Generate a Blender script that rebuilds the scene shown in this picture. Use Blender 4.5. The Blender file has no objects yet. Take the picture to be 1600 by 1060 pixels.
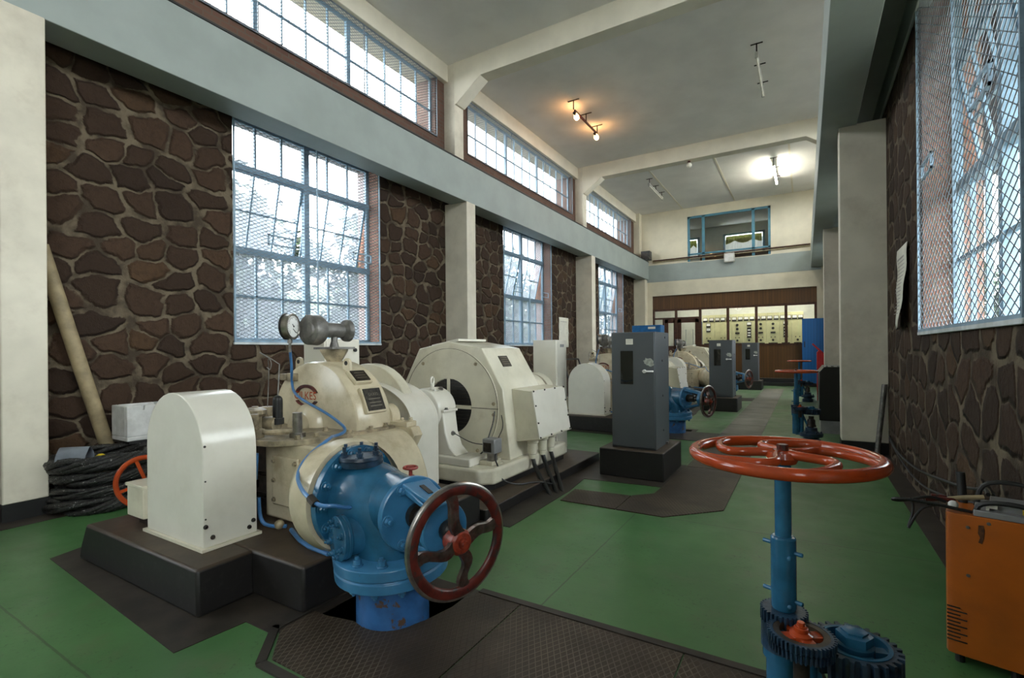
import bpy, math, random
from mathutils import Vector, Matrix
from math import pi, sin, cos, radians, sqrt
random.seed(7)
sc = bpy.context.scene
COL = sc.collection

# ------------------------------------------------------------------ camera, world, exposure
YAW, ROLL, FPX, CAMH = radians(30.864), radians(-0.508), 766.2, 1.6
fw = Vector((-sin(YAW), cos(YAW), 0)); r0 = Vector((cos(YAW), sin(YAW), 0)); u0 = Vector((0, 0, 1))
rt = cos(ROLL) * r0 + sin(ROLL) * u0; up = -sin(ROLL) * r0 + cos(ROLL) * u0
cam = bpy.data.cameras.new('camera'); camo = bpy.data.objects.new('camera', cam); COL.objects.link(camo)
cam.sensor_width = 36; cam.lens = FPX / 1600 * 36; cam.shift_y = (547.7 - 530) / 1600
cam.clip_start = 0.05; cam.clip_end = 300
m = Matrix((rt, up, -fw)).transposed().to_4x4(); m.translation = (0, 0, CAMH)
camo.matrix_world = m
sc.camera = camo
SKY = 5.0
w = bpy.data.worlds.new('overcast_sky'); sc.world = w; w.use_nodes = True
bg = w.node_tree.nodes['Background']; bg.inputs[0].default_value = (1.0, .975, .935, 1); bg.inputs[1].default_value = SKY
sc.view_settings.view_transform = 'Standard'; sc.view_settings.look = 'None'
sc.view_settings.exposure = 1.82; sc.view_settings.gamma = 1.0; sc.view_settings.use_curve_mapping = False

def portal(name, loc, sx, sy, rot):
    l = bpy.data.lights.new(name, 'AREA'); l.shape = 'RECTANGLE'; l.size = sx; l.size_y = sy
    l.cycles.is_portal = True
    o = bpy.data.objects.new(name, l); COL.objects.link(o); o.location = loc; o.rotation_euler = rot

# ------------------------------------------------------------------ helpers
def V(*a): return Vector(a)

def frame(axis):
    z = Vector(axis).normalized()
    x = Vector((0, 0, 1)).cross(z) if abs(z.z) < 0.95 else Vector((1, 0, 0))
    x.normalize(); return x, z.cross(x), z

class MB:
    def __init__(s, auto=False): s.v = []; s.f = []; s.marks = []; s.auto = auto
    def mark(s): s.marks.append((len(s.v), len(s.f))); return s
    def add(s, vs, fs):
        b = len(s.v); s.v += [Vector(q) for q in vs]; s.f += [[b + i for i in f] for f in fs]; return s
    def box(s, x0, x1, y0, y1, z0, z1):
        return s.add([(x, y, z) for x in (x0, x1) for y in (y0, y1) for z in (z0, z1)],
                     [(0, 1, 3, 2), (4, 6, 7, 5), (0, 4, 5, 1), (2, 3, 7, 6), (0, 2, 6, 4), (1, 5, 7, 3)])
    def obox(s, c, sx, sy, sz, X=(1, 0, 0), Y=(0, 1, 0), Z=(0, 0, 1)):
        c = Vector(c); X, Y, Z = Vector(X).normalized() * sx / 2, Vector(Y).normalized() * sy / 2, Vector(Z).normalized() * sz / 2
        return s.add([c + a * X + b * Y + d * Z for a in (-1, 1) for b in (-1, 1) for d in (-1, 1)],
                     [(0, 1, 3, 2), (4, 6, 7, 5), (0, 4, 5, 1), (2, 3, 7, 6), (0, 2, 6, 4), (1, 5, 7, 3)])
    def bar(s, p0, p1, wd, th, upv=(0, 0, 1)):
        p0, p1 = Vector(p0), Vector(p1); d = (p1 - p0); L = d.length; d.normalize()
        x = Vector(upv).cross(d)
        if x.length < 1e-4: x = Vector((1, 0, 0)).cross(d)
        x.normalize(); y = d.cross(x)
        return s.obox((p0 + p1) / 2, wd, th, L, x, y, d)
    def lathe(s, prof, o=(0, 0, 0), ax=(0, 0, 1), n=24):
        x, y, z = frame(ax); o = Vector(o); b = len(s.v); k = len(prof)
        for (r, h) in prof:
            for i in range(n):
                a = 2 * pi * i / n
                s.v.append(o + z * h + (x * cos(a) + y * sin(a)) * max(r, 1e-4))
        for j in range(k - 1):
            for i in range(n):
                i2 = (i + 1) % n
                s.f.append([b + j * n + i, b + j * n + i2, b + (j + 1) * n + i2, b + (j + 1) * n + i])
        s.f.append([b + i for i in range(n)][::-1]); s.f.append([b + (k - 1) * n + i for i in range(n)])
        return s
    def cyl(s, p0, p1, r0, r1=None, n=20):
        p0, p1 = Vector(p0), Vector(p1); d = p1 - p0
        return s.lathe([(r0, 0), (r0 if r1 is None else r1, d.length)], p0, d, n)
    def ring(s, o, ax, ri, ro, h, n=36):
        x, y, z = frame(ax); o = Vector(o); b = len(s.v)
        for (r, t) in ((ri, 0), (ro, 0), (ro, h), (ri, h)):
            for i in range(n):
                a = 2 * pi * i / n; s.v.append(o + z * t + (x * cos(a) + y * sin(a)) * r)
        for j in range(4):
            j2 = (j + 1) % 4
            for i in range(n):
                i2 = (i + 1) % n; s.f.append([b + j * n + i, b + j * n + i2, b + j2 * n + i2, b + j2 * n + i])
        return s
    def torus(s, o, ax, R, r, n=48, k=12, sq=1.0, hz=1.0):
        x, y, z = frame(ax); o = Vector(o); b = len(s.v)
        for i in range(n):
            a = 2 * pi * i / n; d = x * cos(a) + y * sin(a)
            for j in range(k):
                q = 2 * pi * j / k; s.v.append(o + d * (R + r * sq * cos(q)) + z * r * hz * sin(q))
        for i in range(n):
            for j in range(k):
                i2, j2 = (i + 1) % n, (j + 1) % k
                s.f.append([b + i * k + j, b + i2 * k + j, b + i2 * k + j2, b + i * k + j2])
        return s
    def tube(s, pts, r, n=8, smooth=0):
        P = [Vector(p) for p in pts]
        for _ in range(smooth):
            Q = [P[0]]
            for a, b2 in zip(P, P[1:]): Q += [a * .75 + b2 * .25, a * .25 + b2 * .75]
            Q.append(P[-1]); P = Q
        rr = r if isinstance(r, (list, tuple)) else None
        b = len(s.v); t = (P[1] - P[0]).normalized(); x, y, _ = frame(t); k = len(P)
        for i, p in enumerate(P):
            t2 = ((P[min(i + 1, k - 1)] - P[max(i - 1, 0)])).normalized()
            q = t.rotation_difference(t2); x = q @ x; y = q @ y; t = t2
            ra = r if rr is None else (rr[i] if len(rr) == k else rr[0] + (rr[1] - rr[0]) * i / (k - 1))
            for j in range(n):
                a = 2 * pi * j / n; s.v.append(p + (x * cos(a) + y * sin(a)) * ra)
        for i in range(k - 1):
            for j in range(n):
                j2 = (j + 1) % n; s.f.append([b + i * n + j, b + i * n + j2, b + (i + 1) * n + j2, b + (i + 1) * n + j])
        s.f.append([b + j for j in range(n)][::-1]); s.f.append([b + (k - 1) * n + j for j in range(n)])
        return s
    def prism(s, poly, O, U, W, D):
        """2D polygon (u,w) in the plane O+uU+wW, extruded by the vector D"""
        O, U, W, D = Vector(O), Vector(U), Vector(W), Vector(D); n = len(poly)
        a = [O + U * p[0] + W * p[1] for p in poly]
        return s.add(a + [q + D for q in a], [list(range(n))[::-1], list(range(n, 2 * n))] +
                     [[i, (i + 1) % n, n + (i + 1) % n, n + i] for i in range(n)])
    def sph(s, c, r, n=16, sx=1, sy=1, sz=1):
        c = Vector(c); b = len(s.v); k = n // 2
        for j in range(k + 1):
            t = pi * j / k
            for i in range(n):
                a = 2 * pi * i / n
                s.v.append(c + Vector((sin(t) * cos(a) * r * sx, sin(t) * sin(a) * r * sy, cos(t) * r * sz)))
        for j in range(k):
            for i in range(n):
                i2 = (i + 1) % n; s.f.append([b + j * n + i, b + (j + 1) * n + i, b + (j + 1) * n + i2, b + j * n + i2])
        return s
    def bolts(s, o, ax, R, n, r, h, ph=0.0):
        x, y, z = frame(ax); o = Vector(o)
        for i in range(n):
            a = 2 * pi * (i + ph) / n; p = o + (x * cos(a) + y * sin(a)) * R
            s.cyl(p, p + z * h * .3, r * 1.35, n=10); s.cyl(p + z * h * .3, p + z * h, r, n=6)
            s.cyl(p + z * h, p + z * h * 1.5, r * .5, n=8)
        return s
    def bolt(s, p, ax, r, h):
        p, z = Vector(p), Vector(ax).normalized()
        if s.auto: s.mark()
        s.cyl(p, p + z * h * .3, r * 1.4, n=10); return s.cyl(p + z * h * .3, p + z * h, r, n=6)
    def gear(s, o, ax, R, h, n, depth, bore=0.0):
        x, y, z = frame(ax); o = Vector(o); pts = []
        for i in range(n):
            for (f, q) in ((-.30, 0), (-.17, 1), (.17, 1), (.30, 0)):
                a = 2 * pi * (i + f) / n; rr = R if q else R - depth; pts.append((rr * cos(a), rr * sin(a)))
        if not bore: return s.prism(pts, o, x, y, z * h)
        k = len(pts); inn = [(bore * cos(2 * pi * (i - 1.5) / k), bore * sin(2 * pi * (i - 1.5) / k)) for i in range(k)]
        b = len(s.v)
        for q, t in ((pts, 0), (pts, h), (inn, h), (inn, 0)):
            s.v += [o + x * p[0] + y * p[1] + z * t for p in q]
        for j in range(4):
            j2 = (j + 1) % 4
            for i in range(k):
                i2 = (i + 1) % k; s.f.append([b + j * k + i, b + j * k + i2, b + j2 * k + i2, b + j2 * k + i])
        return s
    def build(s, name, mat, parent=None, bev=0.0, ang=35, seg=2, label=None, cat=None, group=None, kind=None, flat=False):
        base = Vector((0, 0, 0)) if parent is None else parent_base(parent)
        if parent is None and s.v and kind is None:
            lo = [min(q[i] for q in s.v) for i in range(3)]; hi = [max(q[i] for q in s.v) for i in range(3)]
            base = Vector(((lo[0] + hi[0]) / 2, (lo[1] + hi[1]) / 2, lo[2]))
        me = bpy.data.meshes.new(name); me.from_pydata([q - base for q in s.v], [], s.f)
        me.validate(); 
        import bmesh
        bm = bmesh.new(); bm.from_mesh(me); bmesh.ops.recalc_face_normals(bm, faces=bm.faces); bm.to_mesh(me); bm.free()
        me.materials.append(mat)
        if not flat:
            me.polygons.foreach_set('use_smooth', [True] * len(me.polygons)); me.set_sharp_from_angle(angle=radians(ang))
        o = bpy.data.objects.new(name, me); COL.objects.link(o)
        if parent is None: o.location = base
        else: o.parent = parent
        o['_bx'] = base.x; o['_by'] = base.y; o['_bz'] = base.z
        if bev > 0:
            b = o.modifiers.new('edge', 'BEVEL'); b.width = bev; b.segments = seg; b.limit_method = 'ANGLE'; b.angle_limit = radians(40)
        tag(o, label, cat, group, kind)
        return o

def _each(s, name, mat, parent, **k):
    mk = s.marks + [(len(s.v), len(s.f))]; out = []
    for (v0, f0), (v1, f1) in zip(mk, mk[1:]):
        q = MB(); q.v = s.v[v0:v1]; q.f = [[i - v0 for i in f] for f in s.f[f0:f1]]; out.append(q.build(name, mat, parent, **k))
    return out
MB.each = _each

def parent_base(p): return Vector((p['_bx'], p['_by'], p['_bz']))

def tag(o, label=None, cat=None, group=None, kind=None):
    if label: o['label'] = label
    if cat: o['category'] = cat
    if group: o['group'] = group
    if kind: o['kind'] = kind
    return o

def thing(name, loc, label, cat, group=None, kind=None):
    o = bpy.data.objects.new(name, None); COL.objects.link(o); o.location = loc; o.empty_display_size = .1
    o['_bx'], o['_by'], o['_bz'] = loc
    return tag(o, label, cat, group, kind)

def dup(o, off=(0, 0, 0), label=None, parent=None):
    c = o.copy(); COL.objects.link(c)
    if parent is None:
        c.location = o.location + Vector(off)
        if label: c['label'] = label
    else: c.parent = parent
    for ch in [q for q in o.children]: dup(ch, parent=c)
    return c

def text_mb(mb, s, o, U, W, size, depth, align='CENTER'):
    cu = bpy.data.curves.new('t', 'FONT'); cu.body = s; cu.size = size; cu.extrude = 0; cu.align_x = align; cu.align_y = 'CENTER'; cu.resolution_u = 3
    ob = bpy.data.objects.new('t', cu); COL.objects.link(ob); dg = bpy.context.evaluated_depsgraph_get()
    me = bpy.data.meshes.new_from_object(ob.evaluated_get(dg)); U, W, o = Vector(U).normalized(), Vector(W).normalized(), Vector(o); N = U.cross(W)
    vs = [o + U * q.co.x + W * q.co.y + N * depth for q in me.vertices]
    mb.add(vs, [list(p.vertices) for p in me.polygons])
    bpy.data.objects.remove(ob); bpy.data.curves.remove(cu); bpy.data.meshes.remove(me)
    return mb

# ------------------------------------------------------------------ materials
class NT:
    def __init__(s, name):
        s.m = bpy.data.materials.new(name); s.m.use_nodes = True; s.t = s.m.node_tree; s.b = s.t.nodes['Principled BSDF']
        s.out = s.t.nodes['Material Output']
    def n(s, typ, **kw):
        q = s.t.nodes.new('ShaderNode' + typ)
        for k, v in kw.items():
            if k.startswith('i_'):
                key = k[2:]; key = int(key) if key.isdigit() else key.replace('_', ' ')
                s.set(q.inputs[key], v)
            else: setattr(q, k, v)
        return q
    def set(s, inp, v):
        if isinstance(v, bpy.types.NodeSocket): s.t.links.new(v, inp)
        elif hasattr(v, 'outputs'): s.t.links.new(v.outputs[0], inp)
        else: inp.default_value = v
    def math(s, op, a, b=0.0, c=0.0):
        q = s.t.nodes.new('ShaderNodeMath'); q.operation = op
        s.set(q.inputs[0], a); s.set(q.inputs[1], b); s.set(q.inputs[2], c); return q.outputs[0]
    def mix(s, f, a, b):
        q = s.t.nodes.new('ShaderNodeMix'); q.data_type = 'RGBA'; s.set(q.inputs[0], f)
        for i, v in ((6, a), (7, b)): s.set(q.inputs[i], v if not isinstance(v, tuple) else (v + (1,))[:4])
        return q.outputs[2]
    def ramp(s, f, a, b):
        q = s.t.nodes.new('ShaderNodeMapRange'); q.interpolation_type = 'SMOOTHSTEP'; s.set(q.inputs[0], f); q.inputs[1].default_value = a; q.inputs[2].default_value = b; return q.outputs[0]
    def noise(s, vec, scale, det=3, rough=.55):
        q = s.n('TexNoise'); s.set(q.inputs['Vector'], vec); q.inputs['Scale'].default_value = scale; q.inputs['Detail'].default_value = det; q.inputs['Roughness'].default_value = rough
        return q.outputs[0]
    def geo(s): return s.n('NewGeometry').outputs['Position']
    def obj(s): return s.n('TexCoord').outputs['Object']
    def sep(s, v): return s.n('SeparateXYZ', i_0=v).outputs
    def comb(s, x, y, z): return s.n('CombineXYZ', i_0=x, i_1=y, i_2=z).outputs[0]
    def bump(s, h, st, dist=.01):
        q = s.n('Bump'); q.inputs['Strength'].default_value = st; q.inputs['Distance'].default_value = dist; s.set(q.inputs['Height'], h)
        s.t.links.new(q.outputs[0], s.b.inputs['Normal'])
    def done(s, col=None, rough=None, metal=None, spec=None):
        for k, v in (('Base Color', col), ('Roughness', rough), ('Metallic', metal), ('Specular IOR Level', spec)):
            if v is not None: s.set(s.b.inputs[k], v if not isinstance(v, tuple) else (v + (1,))[:4])
        return s.m

def paint(name, col, rough=.4, metal=0, var=.12, dirt=None, dirt_amt=0.0, scale=6, bump=.0, coords='geo', chip_glint=None, chip_glint_at=.66, chip_glint_scale=25):
    t = NT(name); p = t.geo() if coords == 'geo' else t.obj()
    a = t.noise(p, scale, 4); dark = tuple(c * (1 - var * 1.6) for c in col); lite = tuple(min(1, c * (1 + var)) for c in col)
    c = t.mix(t.ramp(a, .3, .7), dark, lite)
    if dirt: c = t.mix(t.math('MULTIPLY', t.ramp(t.noise(p, scale * .7, 6, .7), .45, .75), dirt_amt), c, dirt)
    if chip_glint: c = t.mix(t.ramp(t.noise(p, chip_glint_scale, 5, .65), chip_glint_at, chip_glint_at + .04), c, chip_glint)
    if bump: t.bump(t.noise(p, scale * 6, 4), bump, .004)
    return t.done(c, rough, metal)

def stone_mat():
    t = NT('rubble_stone'); p = t.geo(); x, y, z = t.sep(p)
    u = t.math('ADD', x, y)
    wob = t.n('TexNoise', i_Vector=p, i_Scale=1.6, i_Detail=2.0)
    wx, wy, wz = t.sep(wob.outputs['Color'])
    wob2 = t.n('TexNoise', i_Vector=p, i_Scale=9.0, i_Detail=3.0)
    ax, ay, az = t.sep(wob2.outputs['Color'])
    vv = t.math('ADD', t.math('MULTIPLY', z, 3.35), t.math('ADD', t.math('MULTIPLY', wy, 1.15), t.math('MULTIPLY', ay, .2)))
    uu = t.math('ADD', t.math('MULTIPLY', u, 2.45), t.math('ADD', t.math('MULTIPLY', wx, 1.15), t.math('MULTIPLY', ax, .2)))
    vec = t.comb(uu, vv, 0.0)
    ve = t.n('TexVoronoi', voronoi_dimensions='2D', feature='DISTANCE_TO_EDGE', i_Vector=vec, i_Scale=1.0, i_Randomness=.70)
    vc = t.n('TexVoronoi', voronoi_dimensions='2D', feature='F1', i_Vector=vec, i_Scale=1.0, i_Randomness=.70)
    r, g, b = t.sep(vc.outputs['Color'])
    # corners rounded off: far from the stone's centre the joint widens
    d = t.math('SUBTRACT', ve.outputs['Distance'], t.math('MULTIPLY', t.math('MAXIMUM', t.math('SUBTRACT', vc.outputs['Distance'], .40), 0.0), .34))
    st = t.mix(r, (.030, .0175, .011), (.064, .036, .021))
    st = t.mix(t.math('MULTIPLY', t.ramp(g, .82, .95), .45), st, (.10, .055, .025))
    st = t.mix(t.math('MULTIPLY', t.ramp(t.noise(p, 14, 5, .7), .4, .8), .55), st, (.024, .014, .011))
    mm = t.noise(p, 3.5, 4)
    mort = t.mix(t.ramp(mm, .38, .62), (.055, .040, .026), (.15, .118, .078))
    mk = t.ramp(t.math('ADD', d, t.math('MULTIPLY', t.math('SUBTRACT', t.noise(p, 22, 4), .5), .10)), .012, .052)
    col = t.mix(mk, mort, st)
    h = t.math('ADD', t.math('MULTIPLY', t.ramp(d, -.02, .16), 1.0), t.math('MULTIPLY', t.noise(p, 9, 6, .7), .8))
    t.bump(h, 1.0, .05)
    return t.done(col, .85, spec=.25)

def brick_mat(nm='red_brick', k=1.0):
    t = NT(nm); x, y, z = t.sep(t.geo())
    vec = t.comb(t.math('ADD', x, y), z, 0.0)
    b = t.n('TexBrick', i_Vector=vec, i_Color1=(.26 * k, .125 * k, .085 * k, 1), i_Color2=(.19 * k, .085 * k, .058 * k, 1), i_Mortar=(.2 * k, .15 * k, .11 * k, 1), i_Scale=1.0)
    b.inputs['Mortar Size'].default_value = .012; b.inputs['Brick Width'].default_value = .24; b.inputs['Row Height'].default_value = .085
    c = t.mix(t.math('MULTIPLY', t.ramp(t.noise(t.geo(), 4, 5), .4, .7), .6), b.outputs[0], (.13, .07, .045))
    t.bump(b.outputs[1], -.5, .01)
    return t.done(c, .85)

def floor_mat():
    t = NT('green_floor_paint'); p = t.geo(); x, y, z = t.sep(p)
    c = t.mix(t.ramp(t.noise(p, .9, 5, .6), .3, .7), (.044, .128, .040), (.068, .178, .058))
    c = t.mix(t.math('MULTIPLY', t.ramp(t.noise(p, 3.2, 6, .7), .5, .75), .6), c, (.090, .125, .058))
    sp = t.math('MULTIPLY', t.ramp(t.noise(p, 30, 6, .8), .55, .64), t.ramp(t.noise(p, 1.7, 3), .42, .62))
    c = t.mix(t.math('MULTIPLY', sp, .75), c, (.02, .038, .018))
    def line(v, at, wd):
        return t.math('LESS_THAN', t.math('ABSOLUTE', t.math('SUBTRACT', t.math('ADD', v, t.math('MULTIPLY', t.math('SUBTRACT', t.noise(p, 6, 3), .5), .015)), at)), wd)
    ln = t.math('MAXIMUM', line(x, -1.43, .006), line(y, 4.73, .006))
    for q in (1.0, ): ln = t.math('MAXIMUM', ln, line(y, q, .006))
    for q in (9.0, 13.2, 16.6, 20.5): ln = t.math('MAXIMUM', ln, line(y, q, .007))
    c = t.mix(t.math('MULTIPLY', ln, .6), c, (.03, .035, .02))
    # worn grey walkway further down the hall
    wr = t.math('MULTIPLY', t.ramp(y, 7.0, 13.0), t.ramp(t.noise(p, 1.3, 5, .65), .3, .62))
    c = t.mix(t.math('MULTIPLY', wr, .55), c, (.15, .155, .115))
    t.bump(t.noise(p, 35, 4), .12, .003)
    rg = t.math('ADD', .27, t.math('MULTIPLY', t.noise(p, 4, 4), .25))
    return t.done(c, rg)

def chequer_mat():
    t = NT('chequer_plate'); p = t.geo(); x, y, z = t.sep(p)
    a = t.math('ADD', t.math('MULTIPLY', x, 26.0), t.math('MULTIPLY', y, 15.0)); b = t.math('SUBTRACT', t.math('MULTIPLY', x, 26.0), t.math('MULTIPLY', y, 15.0))
    fa = t.math('ABSOLUTE', t.math('SUBTRACT', t.math('FRACT', a), .5)); fb = t.math('ABSOLUTE', t.math('SUBTRACT', t.math('FRACT', b), .5))
    rib = t.math('MAXIMUM', t.ramp(fa, .40, .46), t.ramp(fb, .40, .46))
    c = t.mix(t.ramp(t.noise(p, 2.2, 5, .65), .3, .7), (.036, .025, .017), (.066, .046, .031))
    wear = t.math('MULTIPLY', t.ramp(t.noise(p, 1.1, 3), .45, .62), rib)
    c = t.mix(t.math('MULTIPLY', wear, .6), c, (.20, .165, .12))
    t.bump(rib, .5, .006)
    return t.done(c, .5, .35)

def wood_mat():
    t = NT('dark_timber_boards'); p = t.geo(); x, y, z = t.sep(p)
    k = t.math('MULTIPLY', x, 9.0); cell = t.math('FLOOR', k); fr = t.math('ABSOLUTE', t.math('SUBTRACT', t.math('FRACT', k), .5))
    g = t.noise(t.comb(t.math('MULTIPLY', x, 30.0), cell, t.math('MULTIPLY', z, 1.2)), 1.0, 5, .6)
    wn = t.n('TexWhiteNoise', noise_dimensions='1D'); t.set(wn.inputs['W'], cell)
    c = t.mix(g, (.036, .015, .005), (.125, .056, .016)); c = t.mix(t.math('MULTIPLY', wn.outputs[0], .5), c, (.15, .07, .02))
    c = t.mix(t.ramp(fr, .45, .49), c, (.012, .006, .003))
    t.bump(t.ramp(fr, .42, .49), -.4, .004)
    return t.done(c, .35)

def plank_mat(name, col):
    t = NT(name); x, y, z = t.sep(t.geo()); fr = t.math('ABSOLUTE', t.math('SUBTRACT', t.math('FRACT', t.math('MULTIPLY', x, 9.5)), .5))
    c = t.mix(t.ramp(fr, .44, .49), col, tuple(q * .4 for q in col)); t.bump(t.ramp(fr, .42, .49), -.5, .006)
    return t.done(c, .35)

def glass_mat(name, tint=(.93, .97, 1.0), gloss=.07, haze=0.0, rough=.03, hazecol=(.7, .8, .9)):
    t = NT(name); tr = t.n('BsdfTransparent', i_0=tint + (1,)); gl = t.n('BsdfGlossy', i_Roughness=rough); gl.inputs[0].default_value = (1, 1, 1, 1)
    lw = t.n('LayerWeight', i_Blend=.25); f = t.math('ADD', gloss * .5, t.math('MULTIPLY', lw.outputs['Fresnel'], gloss * 2.0))
    ms = t.n('MixShader'); t.set(ms.inputs[0], f); t.set(ms.inputs[1], tr); t.set(ms.inputs[2], gl); last = ms
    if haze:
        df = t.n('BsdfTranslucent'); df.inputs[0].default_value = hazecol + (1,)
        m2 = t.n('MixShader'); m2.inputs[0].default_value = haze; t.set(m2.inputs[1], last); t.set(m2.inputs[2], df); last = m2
    t.t.links.new(last.outputs[0], t.out.inputs[0]); return t.m

def emit(name, col, st):
    t = NT(name); t.b.inputs['Base Color'].default_value = (.8, .8, .8, 1); t.b.inputs['Emission Color'].default_value = col + (1,); t.b.inputs['Emission Strength'].default_value = st
    return t.m

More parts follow.
